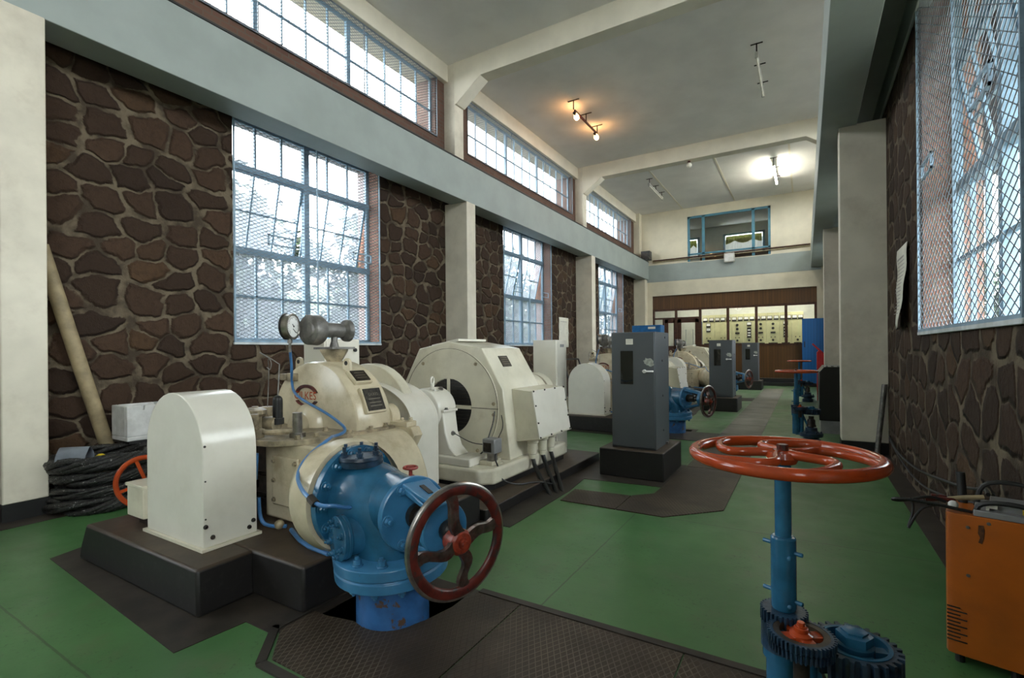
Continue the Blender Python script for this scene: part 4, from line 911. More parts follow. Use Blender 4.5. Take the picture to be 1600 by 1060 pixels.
def generator():
    t = thing('generator', (XA, 5.2, .11), 'cream generator with hooded terminal box and three black cables, nearest of three', 'generator', 'cream generators')
    # bedplate
    mb = MB(); bp = [(-4.72, 4.35), (-4.60, 4.24), (-2.97, 4.24), (-2.83, 4.36), (-2.82, 6.16), (-4.72, 6.16)]
    mb.prism(bp, (0, 0, .17), (1, 0, 0), (0, 1, 0), (0, 0, .17)); mb.build('bedplate', M['cream'], t, bev=.03, seg=3)
    mb = MB(); mb.prism([(-4.68, 4.40), (-2.95, 4.30), (-2.86, 4.40), (-2.85, 6.12), (-4.68, 6.12)], (0, 0, .11), (1, 0, 0), (0, 1, 0), (0, 0, .065)); mb.build('packing', M['skirt'], t)
    mb = MB()
    for x, y in ((-3.15, 4.36), (-2.95, 4.62), (-2.92, 5.95), (-4.5, 4.4)): mb.mark().cyl((x, y, .34), (x, y, .36), .05, n=14).bolt((x, y, .36), (0, 0, 1), .032, .045)
    mb.each('holding_bolt', M['cream'], t, bev=.003)
    MB().box(-3.10, -2.93, 4.46, 4.64, .34, .385).build('junction_box_pad', M['cream'], t, bev=.004)
    # housing: peaked octagon
    y0, y1 = 4.80, 5.70
    o = [(-.88, .34), (-.80, .8), (-.75, 1.18), (-.49, 1.63), (-.02, 1.715), (.48, 1.63), (.77, 1.15), (.81, .8), (.87, .34)]
    mb = MB().prism(o, (XA, y0, 0), (1, 0, 0), (0, 0, 1), (0, y1 - y0, 0)); mb.build('housing', M['cream'], t, bev=.012, seg=3)
    # front end shield with air inlet
    mb = MB(); mb.ring((XA, y0 - .018, ZS), (0, 1, 0), .34, .72, .022, 64); mb.build('end_shield', M['cream'], t, bev=.003)
    mb = MB(); mb.box(XA + .33, XA + .72, y0 - .022, y0 - .017, ZS - .004, ZS + .002); mb.ring((XA, y0 - .0215, ZS), (0, 1, 0), .708, .712, .004, 64); mb.build('shield_joint', M['greasy'], t)
    mb = MB(True)
    for a in (5, -6, 52, 128, 175, 232, 310): q = radians(a); mb.bolt((XA + .66 * cos(q), y0 - .018, ZS + .66 * sin(q)), (0, -1, 0), .016, .02)
    mb.each('shield_bolt', M['oily'], t)
    ai = MB(); ai.lathe([(.335, 0), (.335, .004)], (XA, y0 - .006, ZS), (0, 1, 0), 48); a_ = ai.build('air_inlet', M['meterblack'], t)
    mb = MB()
    for k in range(16):
        z = ZS - .32 + .043 * k; hw = sqrt(max(0, .334 ** 2 - (z - ZS) ** 2)); mb.box(XA - hw, XA + hw, y0 - .012, y0 - .004, z - .003, z + .006)
    mb.build('louvre', M['greasy'], a_)
    mb = MB(); mb.box(XA - .34, XA + .34, y0 - .028, y0 - .012, ZS - .022, ZS + .022).box(XA - .02, XA + .02, y0 - .028, y0 - .012, ZS, ZS + .34); mb.build('inlet_bar', M['cream'], a_)
    # hatch on top
    mb = MB(); mb.obox((XA - .18, 5.25, 1.70), .44, .62, .03, (.99, 0, .17), (0, 1, 0)); mb.build('top_hatch', M['white'], t, bev=.004)
    # nameplate on the slope
    sl = V(.77 - .48, 0, 1.15 - 1.63).normalized(); N = V(-sl.z, 0, sl.x)
    if N.x < 0: N = -N
    c = V(XA + .58, 5.16, 1.465) + N * .004
    npl = MB().obox(c, .20, .15, .008, (0, 1, 0), sl, N).build('nameplate', M['plate'], t)
    mb = MB()
    for r_ in (-.05, -.02, .01, .04): mb.obox(c + N * .0055 + sl * r_, .15, .008, .001, (0, 1, 0), sl, N)
    mb.build('plate_lettering', M['plateink'], npl, flat=True)
    # pedestal bearing
    mb = MB(); mb.box(-4.05, -3.10, 4.28, 4.62, .34, .43)
    mb.prism([(-.46, .43), (.46, .43), (.36, .52), (.30, .68), (.265, .92), (-.265, .92), (-.30, .68), (-.36, .52)], (XA, 4.33, 0), (1, 0, 0), (0, 0, 1), (0, .24, 0))
    mb.build('bearing_pedestal', M['white'], t, bev=.015, seg=3)
    mb = MB(); mb.lathe([(.20, 0), (.24, .02), (.255, .06), (.255, .30), (.24, .34), (.20, .36)], (XA, 4.27, ZS), (0, 1, 0), 40); mb.box(XA - .29, XA + .29, 4.32, 4.58, ZS - .015, ZS + .015)
    mb.box(XA + .05, XA + .14, 4.35, 4.5, ZS + .22, ZS + .26)
    mb.build('bearing_cap', M['white'], t, bev=.006)
    mb = MB(); mb.torus((XA + .12, 4.33, ZS + .34), (1, .3, 0), .042, .012, 24, 8).cyl((XA + .12, 4.33, ZS + .24), (XA + .12, 4.33, ZS + .31), .022, n=10); mb.build('lifting_eye', M['white'], t)
    mb = MB(True)
    for x, y, z in ((XA + .42, 4.36, .43), (XA + .42, 4.52, .43), (XA + .28, 4.38, ZS + .015)): mb.bolt((x, y, z), (0, 0, 1), .018, .022)
    mb.bolt((XA + .31, 4.45, .66), (1, 0, 0), .02, .03); mb.bolt((XA + .17, 4.42, ZS + .24), (.4, 0, 1), .022, .025)
    mb.each('pedestal_bolt', M['galv'], t)
    # terminal box, leaning out at the bottom
    ty0, ty1 = 5.0, 5.86
    top = [(-3.05, 1.19), (-2.735, 1.145), (-2.635, .55), (-3.02, .51)]
    mb = MB().prism([(-.05, 1.15), (.315, 1.12), (.405, .58), (.02, .51), (-.05, .51)], (-3.045, ty0, 0), (1, 0, 0), (0, 0, 1), (0, ty1 - ty0, 0)); bx = mb.build('terminal_box', M['cream'], t, bev=.004)
    dn = V(.09, 0, -.54).normalized(); N = V(.54, 0, .09).normalized(); cc = V(-3.045 + .36, (ty0 + ty1) / 2, .85)
    MB().obox(cc + N * .008, ty1 - ty0 + .01, .56, .012, (0, 1, 0), dn, N).build('box_lid', M['white'], bx, bev=.003)
    mb = MB(True)
    for y in (ty0 + .02, ty0 + .3, ty0 + .58, ty1 - .02):
        for q in (-.27, .27): mb.bolt(cc + V(0, y - cc.y, 0) + dn * q + N * .012, N, .009, .014)
    for q in (-.1, .1):
        for y in (ty0 + .02, ty1 - .02): mb.bolt(cc + V(0, y - cc.y, 0) + dn * q + N * .012, N, .009, .014)
    mb.each('lid_bolt', M['greasy'], bx)
    mb = MB(); mb.prism([(-.06, .50), (.42, .57), (.42, .588), (-.06, .518)], (-3.045, ty0 - .015, 0), (1, 0, 0), (0, 0, 1), (0, ty1 - ty0 + .03, 0)); mb.build('box_bottom_rail', M['cream'], bx)
    for y in (5.14, 5.40, 5.62):
        mb = MB(); x = -2.80; mb.lathe([(.075, 0), (.075, -.05), (.06, -.06), (.055, -.18), (.04, -.19), (.04, -.24)], (x, y, .55), (0, 0, 1), 18)
        mb.f = mb.f; g = mb.build('cable_gland', M['cream'], t)
        MB().tube([(x, y, .33), (x + .06, y - .04, .2), (-2.42 + (y - 5.4) * .12, 5.0 + (y - 5.4) * .4, .0), (-2.38 + (y - 5.4) * .12, 4.94 + (y - 5.4) * .4, -.02)], .026, 10, 2).build('power_cable', M['black'], g)
    # junction box on the bedplate corner
    mb = MB(); jx, jy = -2.98, 4.54; mb.box(jx - .08, jx + .08, jy - .08, jy + .08, .47, .63); j = mb.build('junction_box', M['greybox'], t, bev=.012)
    MB().box(jx - .04, jx + .04, jy - .04, jy + .04, .385, .47).build('box_foot', M['galv'], j)
    MB().box(jx - .06, jx + .04, jy - .086, jy - .08, .49, .59).build('box_label', M['plate'], j)
    mb = MB(); mb.tube([(jx - .05, jy, .63), (jx - .05, jy + .1, .78), (jx - .08, jy + .18, .9)], .008, 6, 1); mb.tube([(jx - .08, jy, .55), (jx - .25, jy - .05, .56), (XA + .34, 4.45, .66)], .005, 6, 2)
    mb.tube([(jx - .08, jy, .5), (jx - .2, jy + .05, .42), (jx - .3, jy + .1, .36)], .009, 6, 1); mb.tube([(jx + .05, jy, .5), (jx + .05, jy - .02, .4), (jx + .12, jy - .06, .33), (jx + .13, jy - .05, .2), (-2.70, 4.6, .13), (-2.6, 4.85, .13), (-2.5, 5.1, .05)], .009, 6, 2)
    mb.tube([(jx + .05, jy + .05, .63), (jx + .09, jy + .1, .75), (jx, jy + .2, .86)], .005, 6, 2)
    mb.build('sensor_wire', M['black'], j)
    # exciter at the far end
    mb = MB(); mb.lathe([(.42, 0), (.42, .36), (.36, .42)], (XA, 5.70, ZS - .07), (0, 1, 0), 40); mb.box(XA - .3, XA + .3, 5.75, 6.05, .34, .75); mb.lathe([(.30, 0), (.30, .18), (.28, .19), (.28, .24), (.30, .25), (.30, .40), (.24, .44)], (-3.26, 5.71, .99), (0, 1, 0), 36); mb.build('exciter', M['cream'], t, bev=.006)
    MB().lathe([(.29, .192), (.29, .238)], (-3.26, 5.71, .99), (0, 1, 0), 40).build('exciter_band', M['oily'], t)
    return t
GN = generator()

def exciter_cabinet():
    t = thing('exciter_cabinet', (-3.15, 6.2, .11), 'tall white sheet-metal cabinet behind the nearest generator', 'cabinet')
    MB().box(-3.34, -2.98, 6.18, 6.52, .11, 1.74).build('cabinet_body', M['white'], t, bev=.006)
    MB().box(-2.985, -2.972, 6.20, 6.51, .2, 1.72).build('cabinet_door', M['white'], t, bev=.003)
    MB().box(-2.973, -2.968, 6.30, 6.42, 1.64, 1.68).build('label_plate', M['greybox'], t)
    return t
EC = exciter_cabinet()
def oil_cabinet():
    t = thing('oil_cabinet', (-4.68, 3.8, .115), 'white sheet-metal cabinet behind the drum of the nearest turbine', 'cabinet')
    MB().box(-4.85, -4.50, 3.54, 4.03, .115, 1.745).build('cabinet_body', M['white'], t, bev=.006)
    mb = MB(); mb.box(-4.502, -4.492, 3.56, 4.01, .35, 1.72); mb.build('cabinet_door', M['white'], t, bev=.003)
    MB().cyl((-4.49, 3.95, 1.62), (-4.47, 3.95, 1.62), .022, n=14).build('lock', M['meterblack'], t)
    return t
OC = oil_cabinet()
VX, VY = -2.655, 2.88
def small_hand_valve():
    t = thing('needle_valve', (VX, VY, .29), 'small red wheel valve on the plinth before the nearest flywheel guard', 'valve', 'small red wheel valves')
    x, y = VX, VY
    MB().cyl((x, y, .29), (x, y, .58), .02, n=12).cyl((x, y, .58), (x, y, .63), .03, n=12).cyl((x, y, .63), (x, y, .69), .014, n=10).build('stem', M['redsmall'], t)
    mb = MB().torus((x, y, .69), (0, 0, 1), .05, .011, 28, 8)
    for i in range(4): a = pi / 2 * i; mb.bar((x, y, .69), (x + .05 * cos(a), y + .05 * sin(a), .69), .012, .01)
    mb.cyl((x, y, .68), (x, y, .702), .02, n=10); mb.build('wheel', M['redsmall'], t)
    return t
SV = small_hand_valve()
def restoring_gear():
    t = thing('governor_gearbox', (-4.4, 1.95, .29), 'small cream gearbox with red wheel behind the nearest round-topped cover', 'gearbox', 'gearboxes with red wheels')
    MB().box(-4.50, -4.24, 1.72, 1.96, .36, .585).build('gearbox_body', M['cream'], t, bev=.006)
    MB().box(-4.45, -4.26, 1.78, 1.92, .29, .36).build('foot', M['greasy'], t)
    MB().box(-4.51, -4.23, 1.71, 1.97, .585, .61).build('lid', M['cream'], t, bev=.004)
    c = V(-4.70, 1.93, .535); ax = V(.80, -.60, 0); mb = MB().torus(c, ax, .205, .02, 48, 10)
    mb.build('wheel_rim', M['redgloss'], t)
    x, y, z = frame(ax)
    for i in range(4):
        a = radians(20 + 90 * i); d = x * cos(a) + y * sin(a); MB().bar(c, c + d * .2, .024, .014, z).build('wheel_spoke', M['redgloss'], t)
    MB().cyl(c - z * .02, c + z * .22, .022, n=12).build('wheel_shaft', M['greasy'], t)
    return t
RG = restoring_gear()
for k, nm2 in ((1, 'middle'), (2, 'farthest')):
    o = (0, DY * k, 0)
    dup(PL, o, 'black stepped concrete plinth under the %s turbine' % nm2)
    dup(GC, o, 'cream round-topped sheet-metal cover at the front of the %s machine' % nm2)
    dup(IV, o, 'blue cast-iron inlet valve with dark red handwheel, %s of three' % nm2)
    dup(TB, o, 'cream water turbine drum, %s of the three machines' % nm2)
    dup(CG, o, 'cream arched flywheel guard on the %s machine' % nm2)
    dup(GN, o, 'cream generator with hooded terminal box, %s of three' % nm2)
    dup(RG, o, 'small cream gearbox with red wheel at the %s machine' % nm2)

# ------------------------------------------------------------------ grey control cabinets
def grey_cabinet():
    p = MB().box(-2.27, -1.46, 5.95, 6.92, 0, .35).build('cabinet_plinth', M['plinth'], None, bev=.015, label='black concrete block under the nearest grey cabinet', cat='plinth', group='cabinet plinths')
    t = thing('control_cabinet', (-1.86, 6.42, .35), 'tall charcoal control cabinet with glazed slot and white note, nearest of three', 'cabinet', 'charcoal control cabinets')
    x0, x1, y0, y1, z0, z1 = -2.14, -1.58, 6.08, 6.76, .35, 1.815
    MB().box(x0, x1, y0, y1, z0, z1).build('cabinet_body', M['cabinet'], t, bev=.006)
    d = MB().box(x0 + .015, x1 - .012, y0 - .016, y0 - .001, z0 + .02, z1 - .01).build('cabinet_door', M['cabinet'], t, bev=.004)
    MB().box(x0 + .125, x0 + .285, y0 - .021, y0 - .015, 1.16, 1.58).build('viewing_pane', M['cabglass'], d)
    mb = MB(); mb.box(x1 - .155, x1 - .02, y0 - .045, y0 - .022, 1.315, 1.335).cyl((x1 - .13, y0 - .045, 1.325), (x1 - .13, y0 - .012, 1.325), .022, n=16); mb.build('door_handle', M['meterwhite'], d, bev=.004)
    mb = MB(); R = random.Random(3)
    pts = []
    for i in range(22): a = 2 * pi * i / 22; r = R.uniform(.75, 1.1); pts.append((.065 * r * cos(a), .055 * r * sin(a)))
    mb.prism(pts, (x1 - .075, y0 - .0175, 1.44), (1, 0, 0), (-.3, 0, 1), (0, .002, 0)); mb.build('worn_patch', paint('rubbed_paint', (.33, .34, .30), .6, var=.2, scale=30), d)
    mb = MB().box(x0 + .195, x0 + .285, y0 - .019, y0 - .016, 1.66, 1.73); nt = mb.build('paper_note', M['paper'], d)
    mb = MB()
    for z in (1.675, 1.69, 1.705, 1.717): mb.box(x0 + .205, x0 + .275, y0 - .0198, y0 - .019, z, z + .003)
    mb.build('note_print', M['ink'], nt)
    mb = MB()
    for y, z in ((6.55, 1.75), (6.4, 1.45), (6.42, 1.0), (6.45, .55)): mb.mark().cyl((x1, y, z), (x1 + .006, y, z), .014, n=12)
    mb.each('side_knockout', M['skirt'], t)
    mb = MB().box(x1 - .03, x1 + .03, y1 - .2, y1 - .14, .35, .38); mb.build('floor_bolt', M['steel'], t)
    return p, t
CP, CC = grey_cabinet()
for k, nm2 in ((1, 'middle'), (2, 'farthest')):
    o = (0 if k == 1 else .03, DY * k - (.12 if k == 2 else .05), 0)
    dup(CP, o, 'black concrete block under the %s grey cabinet' % nm2)
    dup(CC, o, 'tall charcoal control cabinet with glazed slot, %s of three' % nm2)

# ------------------------------------------------------------------ red wheel gate stands
def gate_stand():
    X, Y = -.074, 2.05
    t = thing('sluice_stand', (X, Y, 0), 'blue geared sluice stand with large glossy red wheel, nearest the viewer', 'valve stand', 'blue geared sluice stands')
    # three-arm wheel with looping spokes
    W = V(X, Y, 1.205); R = .30
    wh = MB().torus(W, (0, 0, 1), R, .0225, 72, 16, 1.0, .95); w = wh.build('red_wheel', M['redgloss'], t)
    for i in range(5):
        sp = MB(); a0 = radians(178 + 72 * i); pts = []
        for k in range(17):
            f = k / 16; r = .03 + (R - .03) * min(1, f * 1.15) ** .85; a = a0 + .25 * sin(pi * min(1, f * 1.6)) - 1.15 * max(0, f - .35) ** 1.7 / .65 ** 1.7
            pts.append(W + V(r * cos(a), r * sin(a), .010 * (1 - f)))
        sp.tube(pts, .0165, 12, 1); sp.build('curved_spoke', M['redgloss'], w)
    MB().lathe([(.035, -.03), (.045, -.025), (.055, -.005), (.05, .015), (.03, .019), (.03, .022)], W, (0, 0, 1), 24).build('wheel_hub', M['redgloss'], w)
    MB().cyl(W + V(0, 0, .02), W + V(0, 0, .042), .019, n=6).build('hub_nut', M['redlead'], w)
    MB().cyl((X, Y, .70), (X, Y, 1.18), .0275, n=24).build('upper_rod', M['blue'], t)
    mb = MB().lathe([(.038, .645), (.042, .655), (.042, .905), (.037, .912)], (X, Y, 0), (0, 0, 1), 24)
    for z, s2 in ((.875, 1), (.70, 1)):
        d = V(.9, -.42, 0); mb.cyl(V(X, Y, z) - d * .075, V(X, Y, z) - d * .03, .008, n=8); mb.cyl(V(X, Y, z - .015) + d * .03, V(X, Y, z - .015) + d * .068, .008, n=8)
        mb.sph(V(X, Y, z - .03) + V(.02, -.037, 0), .009, 10)
    mb.build('sleeve', M['blue'], t, bev=.002)
    mb = MB().gear((X, Y, .60), (0, 0, 1), .078, .045, 30, .009); mb.cyl((X, Y, .505), (X, Y, .60), .076, n=28); mb.build('pinion', M['darkblue'], t)
    MB().cyl((X - .005, Y, .16), (X - .005, Y, .50), .055, n=24).cyl((X - .005, Y, .47), (X - .005, Y, .5), .066, n=24).build('outer_tube', M['blue'], t)
    MB().cyl((X + .075, Y - .01, .14), (X + .075, Y - .01, .53), .03, n=16).build('side_tube', M['blue'], t)
    c = V(X + .055, Y - .112, .0)
    mb = MB().gear(c + V(0, 0, .603), (0, 0, 1), .104, .026, 44, .009, .086); mb.gear(c + V(0, 0, .572), (0, 0, 1), .100, .026, 44, .009, .05); rg = mb.build('reduction_gear', M['darkblue'], t)
    mb = MB()
    MB().ring(c + V(0, 0, .606), (0, 0, 1), .066, .092, .0215, 40).build('gear_rim', M['greasybrown'], rg)
    for i in range(4):
        a = radians(30 + 90 * i); mb.bar(c + V(.01 * cos(a), .01 * sin(a), .612), c + V(.074 * cos(a), .074 * sin(a), .612), .042, .016, (0, 0, 1))
    mb.lathe([(.036, .605), (.036, .626), (.022, .632), (.022, .645), (.015, .648)], c, (0, 0, 1), 20).bolt(c + V(0, 0, .646), (0, 0, 1), .012, .018)
    mb.build('red_gear_web', M['redgloss'], rg)
    MB().cyl(c + V(0, 0, .45), c + V(0, 0, .6), .025, n=12).build('gear_pin', M['greasy'], t)
    # large driven gear
    g = V(X + .212, Y - .01, .502)
    mb = MB().gear(g, (0, 0, 1), .136, .085, 26, .018, .096); bg_ = mb.build('driven_gear', M['darkblue'], t)
    mb = MB().ring(g + V(0, 0, .004), (0, 0, 1), .094, .106, .084, 40)
    for i in range(5):
        a = radians(15 + 72 * i); d = V(cos(a), sin(a), 0); mb.bar(g + d * .03 + V(0, 0, .055), g + d * .1 + V(0, 0, .055), .035, .03)
    mb.lathe([(.058, .0), (.058, .085), (.05, .09)], g, (0, 0, 1), 28); mb.build('gear_web', M['blue'], bg_)
    MB().lathe([(.055, .09), (.055, .118), (.04, .122), (.04, .128), (.036, .130)], g, (0, 0, 1), 6).build('gear_nut', M['blue'], bg_)
    mb = MB().cyl((g.x, g.y, .12), (g.x, g.y, .47), .04, n=18); mb.lathe([(.075, .30), (.06, .34), (.06, .40), (.05, .42)], (g.x, g.y, 0), (0, 0, 1), 24); mb.build('spindle', M['greasy'], t)
    mb = MB().lathe([(.14, .0), (.14, .09), (.11, .10), (.11, .13), (.165, .135), (.17, .15), (.17, .19), (.12, .20), (.09, .23), (.085, .28)], (g.x, g.y, 0), (0, 0, 1), 36); mb.bolts((g.x, g.y, .19), (0, 0, 1), .14, 6, .015, .025); mb.build('pedestal', M['darkblue'], t)
    mb = MB().bar((X + .08, Y, .50), (g.x - .03, g.y, .26), .04, .03).bar((X - .01, Y, .17), (g.x, g.y, .17), .10, .04); mb.build('bracket', M['blue'], t)
    return t
GS = gate_stand()
dup(GS, (-.06, 7.45, 0), 'blue geared sluice stand with red wheel beside the black tank, middle of three')
dup(GS, (-.08, 14.9, 0), 'blue geared sluice stand with red wheel before the blue door, farthest of three')

# ------------------------------------------------------------------ things on the floor by the walls
def tank():
    t = thing('black_tank', (.63, 11.3, 0), 'black steel tank with bolted top rim behind the right column', 'tank')
    MB().prism([(.22, .24), (.22, 1.14), (.30, 1.24), (1.0, 1.24), (1.0, .24)], (0, 10.8, 0), (1, 0, 0), (0, 0, 1), (0, 1.2, 0)).build('tank_shell', M['blacktank'], t, bev=.01)
    mb = MB()
    for i in range(7): mb.cyl((.34 + .09 * i, 10.84, 1.24), (.34 + .09 * i, 10.84, 1.26), .022, n=8)
    mb.build('rim_bolt', M['tankrim'], t)
    MB().box(.24, .98, 10.82, 11.98, 0, .24).build('tank_foot', M['greybox'], t)
tank()
def pump():
    t = thing('hand_pump', (.42, 17.4, 0), 'bright red lever pump standing behind the black tank', 'pump')
    MB().bar((.19, 17.5, 1.72), (.52, 17.5, 1.36), .05, .05).build('lever', M['red'], t)
    MB().prism([(.30, 0), (.30, 1.46), (.36, 1.52), (.62, 1.24), (.62, 0)], (0, 17.42, 0), (1, 0, 0), (0, 0, 1), (0, .16, 0)).build('pump_body', M['red'], t, bev=.01)
pump()
def welder():
    t = thing('welding_set', (.78, 3.4, .05), 'orange welding set with black handles against the right wall', 'welder')
    a = radians(-14.5); U = V(cos(a), sin(a), 0); W = V(-sin(a), cos(a), 0); O = V(.605, 3.27, 0); z = V(0, 0, 1)
    def pt(u, v2, h): return O + U * u + W * v2 + z * h
    r = .02; poly = [(r, 0), (.33 - r, 0), (.33, r), (.33, .30), (0, .30), (0, r)]
    poly = [(.0, .03), (.008, .008), (.03, 0), (.33, 0), (.33, .28), (0, .28)]
    MB().prism(poly, O + z * .05, U, W, z * .71).build('welder_case', M['orange'], t, bev=.004)
    mb = MB()
    for i in range(10):
        L = .075 if i % 2 == 0 else .05
        mb.obox(pt(.005 + L / 2, -.0005, .12 + .0185 * i), L, .006, .0055, U, W, z)
    mb.build('vent_slot', M['skirt'], t)
    mb = MB(); mb.prism([(-.011, -.045), (.003, -.05), (.010, -.02), (.012, .02), (.009, .042), (-.010, .04), (-.012, .0), (-.004, -.02)], pt(.133, -.0004, .68), U, z, -W * .0012); mb.build('scraped_mark', M['scraped'], t)
    mb = MB(); mb.bolt(pt(.085, 0, .70), -W, .006, .006).bolt(pt(.085, 0, .46), -W, .006, .006).bolt(pt(.16, 0, .735), -W, .006, .006); mb.build('case_screw', M['galv'], t)
    mb = MB(); mb.obox(pt(.215, .14, .775), .22, .26, .03, U, W, z); mb.obox(pt(.24, .16, .80), .16, .2, .035, U, W, z); mb.build('control_panel', M['greybox'], t, bev=.004)
    mb = MB(); mb.obox(pt(.175, .06, .808), .03, .04, .012, U, W, z).obox(pt(.155, .05, .80), .012, .02, .02, U, W, z); mb.build('panel_label', M['paper'], t)
    MB().obox(pt(.30, .05, .805), .05, .03, .02, U, W, z).build('warning_label', M['yellow'], t)
    for v2, hh in ((.03, .83), (.2, .90)):
        MB().tube([pt(.11, v2, .77), pt(.13, v2, hh), pt(.29, v2, hh + .012), pt(.34, v2, hh - .04), pt(.345, v2, .77)], .012, 8, 2).build('handle', M['black'], t)
    for q in (.05, .25): 
        for v2 in (.05, .23): MB().cyl(pt(q, v2, 0), pt(q, v2, .05), .02, n=10).build('foot', M['black'], t)
    return pt
wpt = welder()
t = thing('welding_clamp', (.64, 3.3, .78), 'welding clamp and electrode holder lying on the orange set', 'welding clamp')
mb = MB(); mb.tube([wpt(-.01, .08, .80), wpt(.05, .09, .82), wpt(.14, .12, .835)], .012, 8); mb.build('holder_arm', M['pole'], t)
mb = MB(); mb.sph(wpt(.03, .03, .795), .022, 14, 1, 1, .9); mb.build('holder_knob', M['foam'], t)
mb = MB(); mb.tube([wpt(-.08, .03, .80), wpt(-.03, .04, .81), wpt(.03, .08, .805)], .012, 8).tube([wpt(-.06, .07, .815), wpt(0, .09, .815)], .01, 8); mb.build('clamp_jaw', M['redlead'], t)
MB().cyl(wpt(.055, .26, .76), wpt(.045, .27, .92), .02, n=14).build('torch_grip', M['black'], t)
mb = MB(); mb.tube([wpt(.1, .03, .772), wpt(.02, .0, .785), wpt(-.10, -.03, .80), wpt(-.19, -.05, .80), wpt(-.215, -.04, .785), wpt(-.16, -.02, .785), wpt(-.06, .02, .825), wpt(0, .04, .80)], .008, 8, 2)
mb.tube([wpt(-.02, .0, .79), wpt(-.08, -.03, .775), wpt(-.11, -.04, .73), wpt(-.14, -.05, .655)], .007, 8, 2); mb.tube([wpt(-.13, -.03, .81), wpt(-.12, -.03, .75), wpt(-.142, -.05, .66)], .006, 8, 2)
mb.build('welding_lead', M['black'], t)

# coils, cloth, yellow cap, foam box, pole
def coil():
    cx, cy, cz0 = -6.47, 2.26, 0
    for i, (R, r, dx, dy, z, tl) in enumerate(((.41, .07, .01, 0, .08, .01), (.40, .05, .02, .02, .21, .02), (.38, .065, -.01, .01, .335, -.02), (.40, .075, .0, .0, .49, .02))):
        mb = MB(); n, k = 180, 7; R2 = random.Random(i)
        ax = V(tl, -tl, 1).normalized(); x, y, zz = frame(ax); c = V(cx + dx, cy + dy, cz0 + z); ns = 9
        for sd in range(ns):
            b0 = len(mb.v); ph = 2 * pi * sd / ns; tw = R2.choice((2, 3)); j1, j2_ = R2.uniform(0, 6), R2.uniform(0, 6); rs = r * .40
            for a_ in range(n):
                a = 2 * pi * a_ / n; d = x * cos(a) + y * sin(a); q0 = ph + tw * a
                rad = R * (1 + .012 * sin(3 * a + j1) + .008 * sin(5 * a + j2_)) + r * .66 * cos(q0); zc = r * .66 * sin(q0) + .012 * sin(2 * a + j1)
                for j in range(k):
                    q = 2 * pi * j / k; rr = rs * (1 + .10 * sin(46 * a + 2 * q)); mb.v.append(c + d * (rad + rr * cos(q)) + zz * (zc + rr * sin(q)))
            for a_ in range(n):
                for j in range(k): a2, jj = (a_ + 1) % n, (j + 1) % k; mb.f.append([b0 + a_ * k + j, b0 + a2 * k + j, b0 + a2 * k + jj, b0 + a_ * k + jj])
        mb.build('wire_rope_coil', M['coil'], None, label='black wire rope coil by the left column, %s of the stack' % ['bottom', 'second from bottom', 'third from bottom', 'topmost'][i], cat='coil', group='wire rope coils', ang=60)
coil()
mb = MB(); c = V(-6.30, 1.98, .56); g = 10
for i in range(g + 1):
    for j in range(7):
        u, v2 = i / g - .5, j / 6 - .5; a = u * 3.4
        mb.v.append(c + V(-.64 * .05, 0, 0) + V(.71, -.71, 0) * (.11 * sin(a)) + V(0, 0, 1) * (.105 * cos(a) - .06 * (abs(u) > .42)) + V(.71, .71, 0) * (v2 * .26 + .02 * sin(6 * u)))
for i in range(g):
    for j in range(6): mb.f.append([i * 7 + j, (i + 1) * 7 + j, (i + 1) * 7 + j + 1, i * 7 + j + 1])
o = mb.build('cloth', M['rag'], None, label='grey cloth draped over the topmost wire rope coil', cat='cloth'); sm = o.modifiers.new('thick', 'SOLIDIFY'); sm.thickness = .008; o.modifiers.new('sub', 'SUBSURF').levels = 1
MB().lathe([(.045, 0), (.05, .02), (.045, .06), (.02, .08), (.0, .082)], (-6.36, 2.2, .47), (0, 0, 1), 20).build('plastic_cap', M['yellow'], None, label='yellow plastic cap inside the wire rope coils', cat='cap')
mb = MB(); x0, x1, y0, y1 = -6.98, -6.58, 2.52, 3.0; z0 = .60
mb.box(x0, x1, y0, y1, z0, z0 + .05).box(x0, x1 - .05, y0, y0 + .06, z0 + .05, z0 + .40).box(x0, x1 - .05, y1 - .06, y1, z0 + .05, z0 + .40).box(x0, x0 + .05, y0 + .06, y1 - .06, z0 + .05, z0 + .40)
mb.prism([(y0, z0 + .05), (y1, z0 + .05), (y1, z0 + .40), (y0 + .18, z0 + .40), (y0 + .175, z0 + .345), (y0 + .15, z0 + .345), (y0 + .145, z0 + .40), (y0, z0 + .40)], (x1 - .05, 0, 0), (0, 1, 0), (0, 0, 1), (.05, 0, 0))
mb.build('foam_box', M['foam'], None, bev=.01, label='dirty white foam box on a dark crate against the stone wall', cat='box')
t = thing('dark_crate', (-6.78, 2.84, 0), 'dark crate under the foam box at the left wall', 'crate')
mb = MB(); mb.box(-6.98, -6.60, 2.80, 3.22, 0, .57); mb.build('crate_side', M['black'], t, bev=.01)
mb = MB(); mb.box(-7.0, -6.58, 2.54, 3.24, .57, .60); mb.build('crate_lid', M['black'], t)
MB().tube([(-7.06, 2.64, 0.0), (-7.06, 2.28, 1.4), (-7.06, 1.93, 2.78)], .072, 20).build('leaning_pole', M['pole'], None, label='thick tan pole leaning on the stone wall beside the left column', cat='pole')
MB().cyl((.90, 8.96, .02), (1.0, 9.0, 1.05), .035, n=16).build('steel_pipe', M['galv'], None, label='short dark steel pipe leaning in the corner of the right column', cat='pipe')
mb = MB(); 
mb.tube([(1.03, 8.8, .32), (.98, 7.8, .28), (.97, 6.5, .33), (.99, 5.2, .50), (.97, 4.5, .62), (.93, 4.0, .74), (.85, 3.62, .79)], .011, 6, 2)
